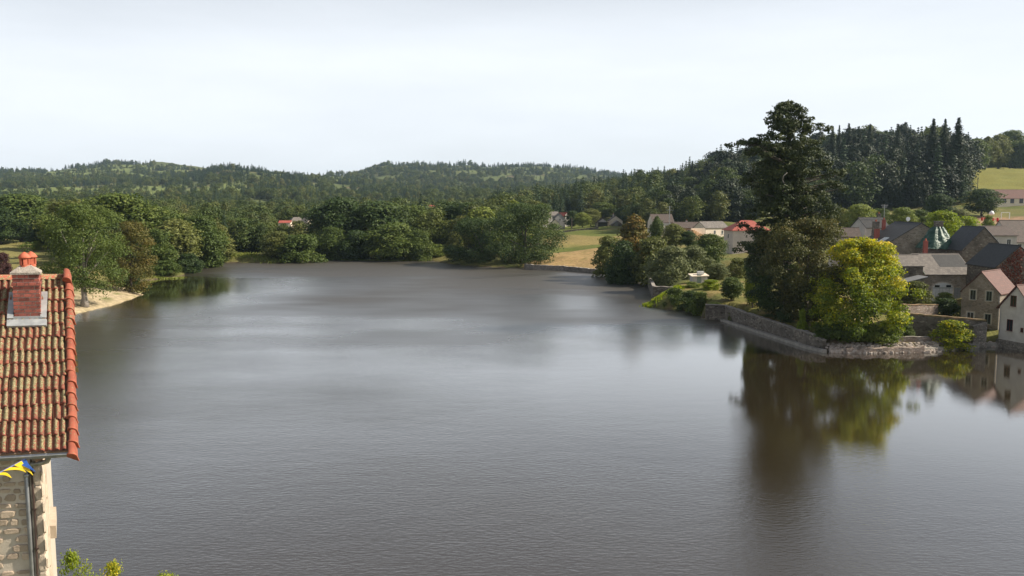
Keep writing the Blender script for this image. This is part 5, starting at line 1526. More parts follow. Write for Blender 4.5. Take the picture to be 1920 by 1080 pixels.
# ---------------------------------------------------------------- walls along the water
def wall_run(name, label, pts, tops, thick, mat, cap=None, cap_h=0.08, cat='wall', low=-1.2, jitter=0.05, inward=None, cap_mat=None):
    """masonry wall along ground points with its own uneven top; pts are world xy"""
    o = Vector((pts[0][0], pts[0][1], 0))
    t = empty(name, o, 0, label, cat)
    mb = MB(); r = np.random.default_rng(int(abs(pts[0][0]*100)))
    P = []; Zs = []
    for i in range(len(pts)-1):
        a, b = Vector((*pts[i], 0)), Vector((*pts[i+1], 0)); n = max(1, int((b-a).length/0.7))
        for q in range(n):
            P.append(a.lerp(b, q/n)); Zs.append(tops[i] + (tops[i+1]-tops[i])*q/n)
    P.append(Vector((*pts[-1], 0))); Zs.append(tops[-1])
    vs = []; cv = []
    for i, p in enumerate(P):
        d = (P[min(i+1, len(P)-1)] - P[max(i-1, 0)]).normalized(); s = Vector((-d.y, d.x, 0))
        z = Zs[i] + r.normal(0, jitter); w = thick/2
        for sgn_, zz in ((1, low), (1, z), (-1, z), (-1, low)):
            q = p - o + s*sgn_*w*(1.12 if zz == low else 1.0) + Vector((r.normal(0, 0.02), r.normal(0, 0.02), 0)); vs.append((q.x, q.y, zz))
        for sgn_, dz in ((1, 0.004), (1, cap_h), (-1, cap_h), (-1, 0.004)):
            q = p - o + s*sgn_*(w + 0.06); cv.append((q.x, q.y, z + dz + (r.normal(0, 0.012) if dz > 0.01 else 0)))
    def strip(k, n): 
        f = []
        for i in range(n-1):
            for j in range(3): f.append((k+4*i+j, k+4*i+j+1, k+4*i+5+j, k+4*i+4+j))
        f.append((k, k+1, k+2, k+3)); f.append((k+4*(n-1)+3, k+4*(n-1)+2, k+4*(n-1)+1, k+4*(n-1)))
        return f
    n = len(P)
    wl = mb.add(vs, strip(0, n)).build('masonry', mat, t)
    if cap: MB().add(cv, strip(0, n) + [(4*i+3, 4*i, 4*i+4, 4*i+7) for i in range(n-1)]).build('coping', cap_mat, t)
    return t
moss_cap = mottled('mossy_coping', (0.10, 0.105, 0.03), (0.24, 0.17, 0.09), scale=2.2, bump=0.8, bdist=0.05, c3=(0.34, 0.16, 0.09))
stone_cap = mottled('coping_stone', (0.18, 0.16, 0.14), (0.36, 0.32, 0.28), scale=1.5, bump=0.6, bdist=0.03)
concrete = mottled('old_concrete', (0.20, 0.18, 0.155), (0.34, 0.31, 0.27), scale=1.2, bump=0.4, bdist=0.02)
w = lambda *p: tuple(atz(*p)[:2])
inset = lambda p, dx, dy: (p[0]+dx, p[1]+dy)
wall_run('garden_wall', 'long dark retaining wall running along the garden to the water', [w(1322,599), w(1360,600), w(1440,626), w(1523,652), w(1545,658)], [2.6, 2.5, 2.2, 1.9, 1.5], 0.6, rub_dark, True, 0.10, cap_mat=stone_cap)
wall_run('quay_ledge', 'narrow stone ledge at the waterline below the garden wall', [inset(w(1358,601.5),-0.5,-0.4), inset(w(1440,627),-0.7,-0.3), inset(w(1523,653.5),-0.6,-0.3), inset(w(1545,660),-0.1,-0.6)], [0.38]*4, 0.7, concrete, cat='ledge', jitter=0.02)
wall_run('rubble_wall', 'low tumbled rubble wall at the water under the yellow-green tree', [w(1585,661.5), w(1650,661.5), w(1730,660)], [0.55, 0.75, 0.7], 0.9, rub_pink, cat='wall', jitter=0.09)
wall_run('low_wall', 'low sunlit stone wall above the rubble at the foot of the enclosure', [tuple(at(1640,640,113.2)[:2]), tuple(at(1700,640,113.4)[:2]), tuple(at(1785,640,113.6)[:2])], [1.5, 1.6, 1.7], 0.5, rub_pink, True, 0.08, cap_mat=stone_cap, jitter=0.06, low=-0.5)
wall_run('waterside_ledge', 'pale concrete ledge at the waterline right of the rubble wall', [w(1730,659.5), w(1778,656), w(1850,649.5), w(1868,650)], [0.55, 0.55, 0.5, 0.5], 0.7, concrete, cat='ledge', jitter=0.02)
eA = at(1684, 620, 117.2); eB = at(1846, 630, 115.2); eC = at(1690, 590, 124.0)
wall_run('enclosure_wall', 'tall rendered enclosure wall with mossy tiled coping behind the yellow shrub', [tuple(eA[:2]), tuple(eB[:2])], [at(1684, 588, 117.2).z, at(1846, 602, 115.2).z], 0.55, rub_dark, True, 0.22, cap_mat=moss_cap, jitter=0.02, low=-0.5)
eD = at(1756, 585, 127.0)
wall_run('back_wall', 'sunlit stone back wall of the enclosure seen over its mossy coping', [tuple(eC[:2]), tuple(eD[:2])], [at(1690, 572, 124).z, at(1756, 572, 127).z], 0.5, rub_pink, True, 0.12, cap_mat=moss_cap, jitter=0.03, low=-0.5)
wall_run('side_wall', 'short dark end wall of the enclosure beside the lawn', [(eA.x, eA.y + 0.35), (eC.x, eC.y - 0.35)], [at(1684, 586, 117.2).z, at(1690, 572, 124).z], 0.5, rub_dark, True, 0.14, cap_mat=moss_cap, jitter=0.02, low=-0.5)
wall_run('rough_pier', 'rough stone pier ending the enclosure wall near the houses', [tuple(at(1822, 630, 114.4)[:2]), tuple(at(1847, 630, 114.2)[:2])], [at(1830, 612, 114.4).z, at(1846, 605, 114.2).z], 0.9, rub_gar, jitter=0.05, low=-0.5)
# loose rubble tumbled along the waterline
def loose_rubble(label, pts, n, seed, spread, zmax, size=(0.12, 0.42)):
    r = np.random.default_rng(seed); mb = MB()
    for i in range(n):
        q = r.uniform(0, len(pts)-1); a = min(int(q), len(pts)-2); f = q - a
        c = Vector(pts[a]).lerp(Vector(pts[a+1]), f)
        b_ = abs(r.normal(0, spread)); x, y = c.x + r.normal(0, 0.3), c.y - 0.5 + b_
        z = 0.02 + min(zmax, 0.45*b_) + r.uniform(-0.05, 0.08)
        s0 = r.uniform(*size); ring = []
        for k in range(6):
            t = k*math.pi/3 + r.uniform(-.3, .3); ring.append((s0*math.cos(t)*r.uniform(.7, 1.1), s0*math.sin(t)*r.uniform(.6, 1.0)))
        h = s0*r.uniform(.5, .9)
        vs = [(x+u, y+v, z - h*.5) for u, v in ring] + [(x+u*.8+r.normal(0,.02), y+v*.8, z + h*r.uniform(.3,.6)) for u, v in ring] + [(x, y, z + h*.7)]
        mb.add(vs, [(k, (k+1)%6, 6+(k+1)%6, 6+k) for k in range(6)] + [(6+k, 6+(k+1)%6, 12) for k in range(6)])
    tag(mb.build('loose_rubble', stone_rub), label, 'rubble', kind='stuff')
stone_rub = mottled('rubble_stone', (0.16, 0.125, 0.10), (0.42, 0.36, 0.31), scale=1.8, bump=0.5, bdist=0.03, c3=(0.26, 0.20, 0.16), detail=3)
loose_rubble('loose pinkish stones tumbled along the waterline under the yellow-green tree', [w(1560,660), w(1600,661.5), w(1650,661.5), w(1730,660), w(1775,656)], 700, 5, 1.1, 0.85)
loose_rubble('scattered stones at the foot of the stone house and pier', [w(1775,656), w(1850,649), w(1869,650)], 120, 6, 0.6, 0.5, (0.10, 0.28))
# far side: block wall, terrace and quay
wall_run('terrace_wall', 'dark rubble terrace wall jutting into the pond behind the grass tuft', [w(1216,533), w(1226,561), tuple(at(1292, 565, 170)[:2])], [2.6, 2.7, 2.7], 0.6, rub_dark, True, 0.1, cap_mat=stone_cap)
wall_run('far_quay_wall', 'stone quay wall at the far shore below the hay field', [w(985,504), w(1000,506), w(1060,507.5), w(1132,514)], [1.5, 1.5, 1.3, 1.2], 0.8, rub_gar, True, 0.12, cap_mat=stone_cap)
pa = at(1055, 433, 425); pb = at(1122, 433, 425)
wall_run('field_wall', 'low dark field wall below the far houses', [tuple(pa[:2]), tuple(pb[:2])], [gz(pa.x, 425)+1.0, gz(pb.x, 425)+1.0], 0.5, rub_dark, low=gz(pa.x, 425)-1)
# garden hut
ph = at(1310, 530, 172); zb_ = gz(ph.x, 172); zt_ = at(1310, 518, 172).z
hut = empty('garden_hut', (ph.x, 172, zb_), 0.05, 'small cream garden hut with flat slab roof on the terrace', 'hut')
hd = zt_ - zb_
MB().box((-1.6, -1.2, -0.5), (1.5, 1.2, hd)).build('wall', plaster_grey, hut)
MB().add([(-1.9,-1.5,hd+0.01),(1.8,-1.5,hd+0.12),(1.8,1.5,hd+0.42),(-1.9,1.5,hd+0.31),(-1.9,-1.5,hd+0.15),(1.8,-1.5,hd+0.26),(1.8,1.5,hd+0.56),(-1.9,1.5,hd+0.45)], [(0,3,2,1),(4,5,6,7),(0,1,5,4),(1,2,6,5),(2,3,7,6),(3,0,4,7)]).build('roof_slab', plaster_cream, hut)
MB().box((-0.3, -0.4, hd+0.45), (1.0, 0.5, hd+1.05)).build('roof_box', frame_white, hut)
MB().box((-0.7, -1.23, 0), (0.2, -1.19, 1.8)).build('door', frame_green, hut)

# poles and aerials
def pole(name, px_, top, base, D, label, r=0.09, arms=(), cat='pole', mat=None):
    p = at(px_, 420, D); z0 = gz(p.x, D); zt_ = at(px_, top, D).z
    t = empty(name, (p.x, D, z0), 0.1, label, cat)
    hgt = zt_ - z0
    MB().tube([(0,0,-0.4), (0,0,hgt)], [r*1.3, r], 7).build('mast', mat or steel, t)
    for dz, half in arms:
        MB().box((-half, -0.05, hgt-dz-0.05), (half, 0.05, hgt-dz+0.05)).build('crossarm', mat or steel, t)
    return t
pole('aerial_mast', 1255, 386, 425, 312, 'tall aerial mast standing by the white mansard house', 0.11, ((0.4, 1.0), (1.6, 1.5)), 'mast')
pole('utility_pole', 1072, 408, 433, 432, 'thin grey pole standing at the edge of the hay field', 0.12, ((0.3, 0.5),), mat=wood_pole)
pole('utility_pole', 1829, 331, 358, 440, 'brown wooden pole on the meadow above the playground', 0.16, mat=wood_pole)
pole('television_aerial', 1657, 383, 410, 181, 'thin television aerial above the black slate roof', 0.05, ((0.2, 0.8), (0.6, 0.6)), 'aerial')
# ================================================================== TREES AND SHRUBS ONE CAN TELL APART
# ---- the tall conifer by the water: own crown, built limb by limb
def tall_conifer():
    D = 131.0
    x0 = at(1472, 560, D).x; z0 = gz(x0, D)
    ax = lambda y: at(1472, y, D).x - x0
    zt = at(1476, 189, D).z; h = zt - z0
    t = empty('tall_conifer', (x0, D, z0 - 0.1), 0, 'towering old conifer with ragged top above every other tree', 'tree')
    rng = np.random.default_rng(77)
    k = D / F
    # half width to the left and right (photo pixels) by photo row
    rows =  [189, 200, 215, 235, 250, 262, 285, 320, 360, 400, 440, 480, 520, 560, 600]
    left =  [4,   20,  34,  34,  30,  74,  70,  66,  70,  74,  82,  84,  72,  60,  40]
    right = [6,   22,  44,  52,  50,  62,  76,  78,  82,  92,  86,  80,  78,  70,  50]
    left = [v*0.86 for v in left]; right = [v*0.88 for v in right]
    gap = lambda a, y: math.sin(3*a + y/21.0) + 0.8*math.sin(5*a - y/13.0) > 0.95
    puffs = []
    for i in range(430):
        y = rng.uniform(200, 600) if rng.random() < 0.7 else rng.uniform(191, 300)
        a = rng.uniform(0, 2*math.pi)
        wl = np.interp(y, rows, left)*k; wr = np.interp(y, rows, right)*k
        R = wl if math.cos(a) < 0 else wr
        Rr = R*abs(math.cos(a)) + (wl+wr)/2*abs(math.sin(a))
        if gap(a, y): continue
        r = rng.uniform(0.7, 1.6) * (0.62 if y < 300 else 1.0)
        q = max(Rr - r*0.8, 0) * (rng.uniform(0.6, 1.0) if rng.random() < 0.75 else rng.uniform(0, 0.6))
        z = at(1472, y, D).z - (z0 - 0.1)
        puffs.append((q*math.cos(a) + ax(y) + (6*k if y < 250 else 0), q*math.sin(a), z, r))
    for i in range(64):
        y = rng.uniform(270, 440); a = rng.uniform(0, 2*math.pi); q = rng.uniform(0.1, 0.75)*62*k
        puffs.append((q*math.cos(a) + ax(y), q*math.sin(a), at(1472, y, D).z - z0, rng.uniform(1.2, 2.0)))
    # two separate tiers reaching out: left shoulder and right mid
    for (px_, py_, n, sx) in ((1402, 268, 7, 16), (1425, 262, 5, 12), (1560, 322, 6, 16), (1520, 236, 6, 14), (1450, 215, 4, 8), (1562, 345, 5, 12)):
        for q in range(n):
            puffs.append((at(px_, py_, D).x - x0 + rng.normal(0, sx)*k, rng.normal(0, 1.2), at(1472, py_ + rng.normal(0, 6), D).z - z0, rng.uniform(0.5, 0.9)))
    V, Q, tint = puff_leaves(puffs, 84000, 0.40, rng, up=0.35, jitter=0.6, inner=0.2, aspect=0.6, flat=0.55)
    link('crown', mesh_quads('tall_crown', V, Q, {'tint': tint}), L_tall, t)
    mb = MB()
    pts = [(0.3*math.sin(i*1.3), 0.2*math.cos(i), h*i/9*0.985) for i in range(10)]
    mb.tube(pts, [1.0, .8, .72, .65, .55, .45, .36, .26, .15, .03], 9)
    for p in sorted(puffs, key=lambda p: -(p[0]**2+p[1]**2))[:70]:
        zz = max(0.6, p[2] - 0.25*math.hypot(p[0], p[1])); mb.tube([(0, 0, zz), (p[0]*.5, p[1]*.5, (zz+p[2])/2 + .2), p[:3]], [.16, .10, .03], 4, cap=False)
    mb.build('trunk', bark, t, smooth=True)
    db = MB(); b0 = at(1473, 350, D-4.5) - t.location; b1 = at(1469, 330, D-7.2) - t.location
    db.tube([b0 + Vector((0.3, 2.5, -1)), b0, b0.lerp(b1, .5) + Vector((-.3, 0, .2)), b1, b1 + Vector((0.5, -.2, .5))], [.10, .09, .07, .06, .03], 5)
    db.build('dead_branch', simple('bare_wood', (0.42, 0.37, 0.33), 0.8), t, smooth=True)
tall_conifer()

# ---- hero broadleaves with leaves of their own
def hero(name, label, D, px_, rows, left, right, mat, n, leaf, base, seed, npuff, rr, tint_top=0.0, depth=1.0, cat='tree', trunk_r=0.3, trunk_h=None, flat=0.8, trunk_mat=None, jitter=0.55):
    rng = np.random.default_rng(seed); k = D / F
    x0 = at(px_, (rows[0]*0.6 + rows[-1]*0.4), D).x; z0 = gz(x0, D) if base is None else base
    t = empty(name, (x0, D, z0 - 0.08), 0, label, cat)
    puffs = []
    for i in range(npuff):
        y = rng.uniform(rows[0], rows[-1]); a = rng.uniform(0, 2*math.pi)
        wl = np.interp(y, rows, left)*k; wr = np.interp(y, rows, right)*k
        R = (wl if math.cos(a) < 0 else wr)*abs(math.cos(a)) + (wl+wr)/2*abs(math.sin(a))*depth
        r = min(rng.uniform(*rr), max(R*0.8, 0.3))
        q = max(R - r*0.85, 0) * (rng.uniform(0.6, 1.0) if rng.random() < 0.75 else rng.uniform(0, 0.6))
        z = at(px_, y, D).z - t.location.z
        z = min(z, at(px_, rows[0], D).z - t.location.z - r*0.6)
        puffs.append((q*math.cos(a), q*math.sin(a), max(z, r*0.5), r))
    V, Q, tint = puff_leaves(puffs, n, leaf, rng, up=0.3, jitter=jitter, inner=0.22, flat=flat)
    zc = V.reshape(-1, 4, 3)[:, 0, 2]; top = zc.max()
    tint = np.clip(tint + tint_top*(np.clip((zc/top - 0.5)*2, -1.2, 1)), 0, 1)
    link('crown', mesh_quads(name + '_crown', V, Q, {'tint': tint}), mat, t)
    th = trunk_h or top*0.7
    tm_ = trunk_mesh(name + '_trunk', th, trunk_r, puffs, rng, 10)
    link('trunk', tm_, trunk_mat or bark, t)
    return t
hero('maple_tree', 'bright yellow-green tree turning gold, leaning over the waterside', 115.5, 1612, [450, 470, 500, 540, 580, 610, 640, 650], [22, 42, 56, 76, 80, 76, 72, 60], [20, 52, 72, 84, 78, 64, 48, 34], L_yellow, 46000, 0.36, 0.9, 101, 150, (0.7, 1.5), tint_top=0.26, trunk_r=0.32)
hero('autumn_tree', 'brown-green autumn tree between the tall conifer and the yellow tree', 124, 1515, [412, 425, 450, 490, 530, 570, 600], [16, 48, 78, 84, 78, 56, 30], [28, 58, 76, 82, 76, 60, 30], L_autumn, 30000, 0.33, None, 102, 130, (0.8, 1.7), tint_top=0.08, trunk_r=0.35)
hero('dark_yew', 'dense dark evergreen shrub at the foot of the autumn tree above the wall', 127, 1470, [500, 520, 550, 580, 600], [30, 48, 56, 52, 36], [34, 50, 56, 50, 30], L_dark, 14000, 0.26, None, 103, 60, (0.7, 1.3), trunk_r=0.2)
hero('oak_tree', 'big green oak with pale trunk standing on the sandy left bank', 156, 152, [388, 400, 430, 460, 500, 530, 548], [20, 44, 66, 74, 74, 60, 30], [22, 50, 64, 72, 74, 66, 40], L_mid, 30000, 0.36, None, 104, 120, (1.0, 2.2), trunk_r=0.62, trunk_h=11, trunk_mat=bark_pale)
hero('rusty_tree', 'rust-tinged tree drooping over the tip of the sandy spit', 182, 243, [418, 430, 460, 500, 530, 546], [12, 26, 42, 44, 42, 26], [14, 34, 42, 46, 38, 26], L_brown, 17000, 0.36, None, 105, 70, (0.9, 1.8), tint_top=-0.05, trunk_r=0.35)
hero('lakeside_alder', 'huge dark rounded tree overhanging the far shore left of the hay field', 266, 985, [384, 395, 420, 450, 480, 498], [24, 50, 70, 76, 72, 56], [22, 44, 58, 68, 52, 26], L_dark, 24000, 0.52, None, 106, 110, (1.5, 3.0), trunk_r=0.6)
hero('lakeside_alder', 'broad near-black tree leaning over the water beside the huge dark tree', 272, 905, [412, 425, 450, 480, 500], [30, 50, 60, 62, 46], [40, 60, 62, 60, 50], L_dark, 18000, 0.52, None, 107, 80, (1.4, 2.8), trunk_r=0.5)

TR = [
 # name, key, mat, px, depth, top, width, label
 # left bank, back to front
 ('broad_tree', 'round_a', L_mid, 38, 345, 366, 120, 'dark rounded tree behind the dry field at the left edge'),
 ('broad_tree', 'round_b', L_dark, 0, 330, 392, 90, 'dense dark tree cut by the left edge of the picture'),
 ('broad_tree', 'oval_a', L_dark, 88, 300, 402, 70, 'dark narrow tree at the right end of the dry field'),
 ('shrub', 'bush_a', L_light, 70, 290, 452, 22, 'small pale shrub beside the dry field'),
 ('purple_shrub', 'bush_a', L_purple, 6, 176, 474, 30, 'dark purple shrub on the dry field at the left edge'),
 ('broad_tree', 'round_a', L_mid, 215, 256, 366, 130, 'tall full-crowned tree rising behind the oak'),
 ('broad_tree', 'round_b', L_olive, 134, 290, 378, 110, 'olive tree behind the oak, left of the tallest crown'),
 ('broad_tree', 'round_b', L_mid, 285, 262, 388, 110, 'wide green tree behind the rusty tree'),
 ('broad_tree', 'oval_a', L_olive, 330, 246, 408, 84, 'olive-brown tree at the shore right of the rusty tree'),
 ('broad_tree', 'skirt_a', L_mid, 293, 229, 430, 66, 'full green tree hanging to the water by the lily strip'),
 ('broad_tree', 'skirt_a', L_mid, 378, 262, 404, 82, 'rounded green tree touching the water halfway along the left shore'),
 ('broad_tree', 'cone_a', L_olive, 412, 282, 420, 50, 'pointed olive tree at the water along the left shore'),
 ('broad_tree', 'round_a', L_mid, 446, 312, 410, 74, 'green tree standing behind the reedy spit'),
 ('broad_tree', 'skirt_a', L_dark, 488, 302, 428, 52, 'dark tree at the right end of the reedy spit'),
 ('broad_tree', 'skirt_a', L_olive, 524, 288, 434, 66, 'bushy olive tree left of the point in the far left corner'),
 ('broad_tree', 'bush_b', L_mid, 566, 287, 440, 90, 'low spreading willow on the point at the far left corner'),
 ('broad_tree', 'round_b', L_olive, 470, 335, 416, 80, 'olive tree rising behind the reedy spit trees'),
 # far shore
 ('broad_tree', 'round_b', L_dark, 636, 318, 374, 120, 'large dark tree at the left of the far shore clump'),
 ('broad_tree', 'round_a', L_dark, 712, 316, 380, 120, 'large dark tree in the middle of the far shore clump'),
 ('broad_tree', 'round_a', L_mid, 770, 322, 388, 90, 'green tree at the right of the far shore clump'),
 ('broad_tree', 'skirt_a', L_mid, 622, 300, 426, 60, 'pale-lit bushy tree at the water, left end of the far shore'),
 ('broad_tree', 'skirt_a', L_dark, 668, 298, 432, 60, 'shaded bushy tree at the water, second from the left on the far shore'),
 ('broad_tree', 'round_b', L_mid, 738, 296, 420, 110, 'broad rounded tree at the water in the middle of the far shore'),
 ('broad_tree', 'skirt_a', L_mid, 786, 294, 432, 50, 'round-topped tree at the water right of the broad rounded tree'),
 ('shrub', 'bush_b', L_light, 818, 300, 458, 44, 'light green bush at the water in a gap of the far shore'),
 ('broad_tree', 'round_a', L_mid, 822, 326, 398, 80, 'tall green tree behind the light green bush'),
 ('broad_tree', 'cone_a', L_olive, 852, 282, 432, 36, 'slim grey-green tree at the water left of the near-black tree'),
 ('broad_tree', 'round_b', L_dark, 868, 320, 384, 90, 'dark tree behind the slim grey-green tree'),
 ('poplar_tree', 'oval_a', L_light, 905, 306, 386, 70, 'light yellow-green tree glowing behind the near-black tree'),
 ('poplar_tree', 'oval_b', L_light, 962, 312, 374, 66, 'pale yellow-green treetop behind the huge dark tree'),
 ('broad_tree', 'round_a', L_olive, 1000, 330, 378, 60, 'olive treetop right of the pale yellow-green treetop'),
 ('shrub', 'bush_b', L_mid, 305, 226, 488, 60, 'low green bush hanging over the water by the lily strip'),
 ('shrub', 'bush_b', L_dark, 352, 241, 476, 50, 'dark low bush at the water right of the lily strip'),
 ('shrub', 'bush_b', L_mid, 392, 263, 470, 44, 'low bush at the water under the pointed olive tree'),
 ('shrub', 'bush_b', L_dark, 256, 192, 508, 46, 'dark bush behind the tip of the sandy spit'),
 # around the far houses
 ('broad_tree', 'round_a', L_dark, 1072, 452, 396, 30, 'dark round tree beside the red roofed far house'),
 ('broad_tree', 'round_b', L_light, 1092, 446, 399, 36, 'bright green round tree between the far houses'),
 ('broad_tree', 'round_a', L_olive, 1108, 456, 392, 34, 'olive round tree left of the twin gables'),
 ('broad_tree', 'round_a', L_mid, 1130, 500, 380, 44, 'green tree behind the twin gables'),
 ('broad_tree', 'round_b', L_dark, 1178, 470, 386, 50, 'dark tree right of the twin gables'),
 ('shrub', 'bush_a', L_light, 1168, 430, 424, 12, 'small clipped light bush by the stone shed'),
 # right-hand bank, far to near
 ('broad_tree', 'bush_a', L_olive, 1142, 226, 444, 64, 'olive bushy tree at the right end of the quay wall'),
 ('russet_tree', 'cone_a', L_brown, 1190, 216, 402, 68, 'dark pointed tree with russet top at the water'),
 ('broad_tree', 'skirt_a', L_dark, 1168, 208, 452, 60, 'dark tree overhanging the water under the russet top'),
 ('broad_tree', 'bush_a', L_olive, 1224, 204, 446, 80, 'broad olive shrub tree right of the russet top'),
 ('willow_tree', 'bush_a', L_grey, 1258, 186, 462, 84, 'grey-green willow behind the terrace wall'),
 ('willow_tree', 'bush_a', L_grey, 1300, 196, 462, 70, 'second grey-green willow behind the garden hut'),
 ('garden_tree', 'round_a', L_mid, 1332, 212, 440, 58, 'dense round garden tree in front of the pink house'),
 ('garden_tree', 'oval_a', L_olive, 1262, 262, 418, 42, 'small olive tree below the aerial mast'),
 ('garden_tree', 'round_a', L_dark, 1290, 262, 434, 36, 'dark garden tree under the outside stairs'),
 ('garden_tree', 'oval_b', L_mid, 1232, 290, 404, 26, 'slim tree covering the left end of the white mansard house'),
 ('shrub', 'bush_a', L_olive, 1385, 178, 484, 50, 'dull olive shrub below the pink house'),
 ('shrub', 'bush_a', L_grey, 1345, 176, 494, 50, 'grey-green shrub right of the garden hut'),
 ('golden_shrub', 'bush_a', L_lime, 1332, 160, 524, 40, 'glowing lime-yellow shrub beside the garden hut'),
 ('shrub', 'bush_b', L_light, 1296, 164, 528, 30, 'light green shrub along the terrace wall top'),
 ('shrub', 'bush_b', L_mid, 1314, 148.5, 548, 46, 'green bush spilling over the water left of the garden wall'),
 ('shrub', 'bush_b', L_mid, 1264, 157.5, 540, 46, 'green bush below the terrace wall top, behind the grass tuft'),
 ('shrub', 'bush_b', L_dark, 1294, 153.5, 546, 50, 'dark bush overhanging the water right of the grass tuft'),
 ('garden_tree', 'oval_a', L_mid, 1372, 146, 518, 44, 'small thin tree with leaning trunk above the garden wall corner'),
 ('shrub', 'oval_b', L_lime, 1412, 138, 512, 30, 'small yellow-leaved sapling under the tall conifer'),
 ('shrub', 'oval_b', L_lime, 1432, 136, 524, 22, 'second yellow-leaved sapling closer to the dark evergreen shrub'),
 ('broad_tree', 'skirt_a', L_dark, 1426, 140, 428, 50, 'dark bushy tree on the left flank of the tall conifer'),
 ('shrub', 'bush_a', L_lime, 1504, 118, 580, 20, 'small bright green shrub on the garden grass'),
 ('shrub', 'bush_b', L_mid, 1400, 136, 588, 24, 'leafy weed clump growing on the garden wall'),
 ('shrub', 'bush_b', L_mid, 1570, 113.6, 604, 90, 'dark leafy undergrowth at the foot of the yellow-green tree'),
 ('shrub', 'bush_b', L_light, 1632, 113.4, 606, 80, 'fresh green undergrowth by the rubble wall'),
 ('golden_shrub', 'bush_a', L_yellow, 1786, 112.8, 601, 72, 'yellow and green shrub in front of the enclosure wall'),
 ('shrub', 'bush_a', L_olive, 1716, 131, 528, 60, 'olive shrub climbing against the lean-to shed'),
 ('shrub', 'bush_a', L_light, 1772, 134, 548, 36, 'light bush in front of the arched barn door'),
 ('hedge', 'bush_b', L_dark, 1772, 127.5, 560, 56, 'dark clipped hedge mass between barn and stone house'),
 ('shrub', 'bush_b', L_dark, 1838, 121, 612, 22, 'low dark plant by the stone house door'),
 ('shrub', 'bush_b', L_mid, 1700, 114.6, 610, 28, 'dark weeds at the foot of the enclosure wall, left'),
 ('shrub', 'bush_b', L_mid, 1338, 143.5, 574, 22, 'trailing ivy clump over the far corner of the garden wall'),
 ('shrub', 'bush_b', L_olive, 1378, 139, 580, 24, 'straggly weeds on the garden wall top near its far corner'),
 ('shrub', 'bush_b', L_mid, 1440, 129.5, 603, 26, 'leafy weeds halfway along the garden wall top'),
 ('shrub', 'bush_b', L_dark, 1478, 124.3, 618, 24, 'dark ivy hanging over the nearer half of the garden wall'),
 ('shrub', 'bush_b', L_light, 1508, 119.6, 628, 22, 'pale weeds near the end of the garden wall'),
 ('shrub', 'bush_b', L_mid, 1536, 115.2, 630, 34, 'bush covering the near end of the garden wall'),
 # behind the village
 ('broad_tree', 'bush_a', L_lime, 1765, 214, 396, 70, 'lime green bush rising behind the tarpaulin'),
 ('shrub', 'bush_b', L_lime, 1808, 226, 406, 70, 'yellowish hedge below the playground'),
 ('shrub', 'bush_b', L_olive, 1792, 222, 414, 44, 'dull green bush under the lime bush'),
 ('broad_tree', 'round_a', L_light, 1612, 250, 384, 60, 'sunlit light green tree behind the black slate roof'),
 ('broad_tree', 'round_b', L_olive, 1576, 262, 392, 60, 'olive tree left of the sunlit light green tree'),
 ('broad_tree', 'round_a', L_light, 1690, 258, 390, 50, 'light green tree behind the satellite dish'),
 ('broad_tree', 'round_a', L_mid, 1722, 262, 394, 40, 'green tree between two light green ones behind the big gable'),
 ('broad_tree', 'round_b', L_mid, 1648, 280, 392, 50, 'mid green tree behind the television aerial'),
 ('broad_tree', 'round_a', L_dark, 1842, 342, 355, 66, 'dark round tree standing over the playground'),
 ('broad_tree', 'oval_a', L_dark, 1760, 330, 362, 50, 'dark tree left of the playground below the spruces'),
 ('shrub', 'bush_b', L_grey, 1797, 318, 392, 34, 'grey-green bush left of the playground'),
 ('shrub', 'bush_a', L_light, 1853, 262, 404, 22, 'thin pale bush before the brown roof'),
 # row of trees along the meadow's top edge
 ('broad_tree', 'oval_a', L_mid, 1830, 560, 258, 44, 'green tree at the left corner of the meadow'),
 ('broad_tree', 'oval_b', L_olive, 1852, 640, 255, 40, 'pale-trunked tree on the meadow edge, second from the left'),
 ('broad_tree', 'oval_a', L_olive, 1874, 650, 250, 42, 'pale-trunked tree on the meadow edge, third from the left'),
 ('broad_tree', 'round_a', L_mid, 1896, 655, 246, 52, 'tallest rounded tree on the meadow edge'),
 ('broad_tree', 'round_a', L_dark, 1916, 650, 268, 44, 'dark tree on the meadow edge cut by the picture'),
]
for (nm, key, mat, px_, D, tp, wd, lab) in TR:
    cat = 'shrub' if nm in ('shrub', 'purple_shrub', 'golden_shrub') else ('hedge' if nm == 'hedge' else 'tree')
    tree(nm, key, mat, px_, D, tp, wd, lab, cat, base_z=0.1 if px_ in (1264, 1294, 1314) else None)
# spires of conifers on the right-hand skyline
SP = [(1298, 540, 301, 34, 'lone dark spruce spire left of the tall conifer'),
      (1561, 500, 236, 30, 'leftmost spruce of the cluster right of the tall conifer'),
      (1573, 510, 234, 28, 'second spruce from the left in the skyline cluster'),
      (1591, 505, 231, 34, 'tallest spruce in the skyline cluster right of the tall conifer'),
      (1610, 512, 236, 30, 'rightmost spruce of the skyline cluster'),
      (1631, 508, 232, 32, 'spruce standing alone just right of the skyline cluster'),
      (1684, 480, 232, 36, 'solitary dark spruce in the middle of the hilltop'),
      (1750, 440, 222, 46, 'left one of three tall spruces on the hill'),
      (1772, 432, 222, 46, 'middle one of three tall spruces on the hill'),
      (1797, 426, 220, 54, 'right and broadest of three tall spruces on the hill')]
for i, (px_, D, tp, wd, lab) in enumerate(SP):
    tree('spruce_tree', 'spruce_a' if i % 2 else 'spruce_b', L_con, px_, D, tp, wd, lab, 'tree', 'spruces on the hilltop skyline')

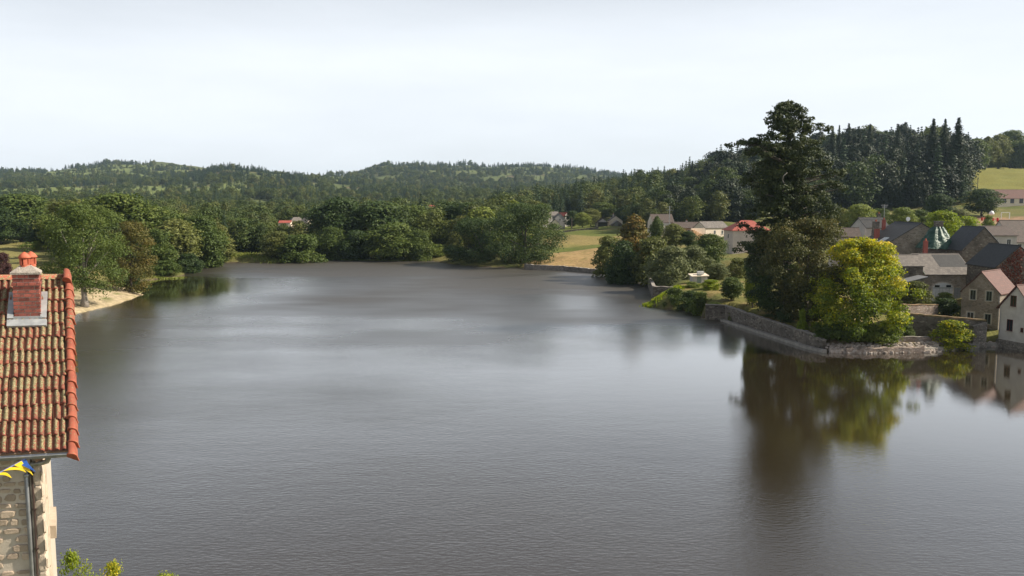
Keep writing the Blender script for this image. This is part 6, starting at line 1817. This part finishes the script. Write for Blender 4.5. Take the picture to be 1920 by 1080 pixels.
# shrubs on the near bank below the camera
def bank_shrub(px_, D, tp, wd, lab, key='bush_a', mat=None):
    tree('bank_shrub', key, mat or L_lime, px_, D, tp, wd, lab, 'shrub')
bank_shrub(135, 23, 1030, 130, 'yellow-green bramble beside the house wall at the bottom', 'bramble')
bank_shrub(212, 24, 1050, 130, 'yellowing bramble tops in the middle of the bottom edge', 'bramble', L_yellow)
bank_shrub(310, 25, 1072, 160, 'last low bramble sprigs right of the yellowing tops', 'bramble')

# reed and lily strips, grass tuft
def reeds(name, label, pts, width, n, hgt, mat, seed):
    r = np.random.default_rng(seed); C = []
    for i in range(n):
        q = r.uniform(0, len(pts)-1); a = int(q); f = q - a
        p = np.array(pts[a])*(1-f) + np.array(pts[a+1])*f
        C.append((p[0] + r.normal(0, width*0.3), p[1] + r.normal(0, width), 0))
    C = np.array(C); h = hgt * r.uniform(0.5, 1.1, n)
    a = r.uniform(0, math.pi, n); d = np.stack([np.cos(a), np.sin(a), 0*a], 1) * (0.10 + 0.25*hgt)*0.6
    lean = r.normal(0, 0.25, (n, 3)) * h[:, None]; lean[:, 2] = 0
    up = np.stack([0*h, 0*h, h], 1)
    z0 = np.maximum(ground_z(C[:, 0], C[:, 1]), 0.0) - 0.03; C[:, 2] = z0
    V = np.stack([C - d, C + d, C + d*0.3 + up + lean, C - d*0.3 + up + lean], 1).reshape(-1, 3)
    o = link(name, mesh_quads(name, V, np.arange(4*n).reshape(-1, 4), {'tint': np.clip(0.5 + r.normal(0, 0.2, n), 0, 1)}), mat)
    tag(o, label, 'reeds' if 'reed' in name else 'grass', kind='stuff')
W2 = lambda px_, py_: tuple(atz(px_, py_)[:2])
reeds('reed_bed', 'pale reed strip at the water on the left shore spit', [W2(425, 489), W2(470, 490), W2(520, 493)], 2.0, 1500, 0.7, L_light, 1)
reeds('reed_strip', 'thin pale reed line along the far shore', [W2(640, 488), W2(720, 489), W2(800, 490)], 0.8, 1500, 0.55, L_olive, 2)
reeds('reed_patch', 'reed patch by the lily strip left of the inlet', [W2(272, 523), W2(310, 522.5), W2(345, 521)], 0.7, 900, 0.4, L_light, 3)
reeds('grass_tuft', 'bright green grass tuft at the foot of the terrace wall', [W2(1212, 574), W2(1240, 571), W2(1275, 570)], 1.3, 2600, 0.5, L_lime, 4)
if HAZE: build_haze()
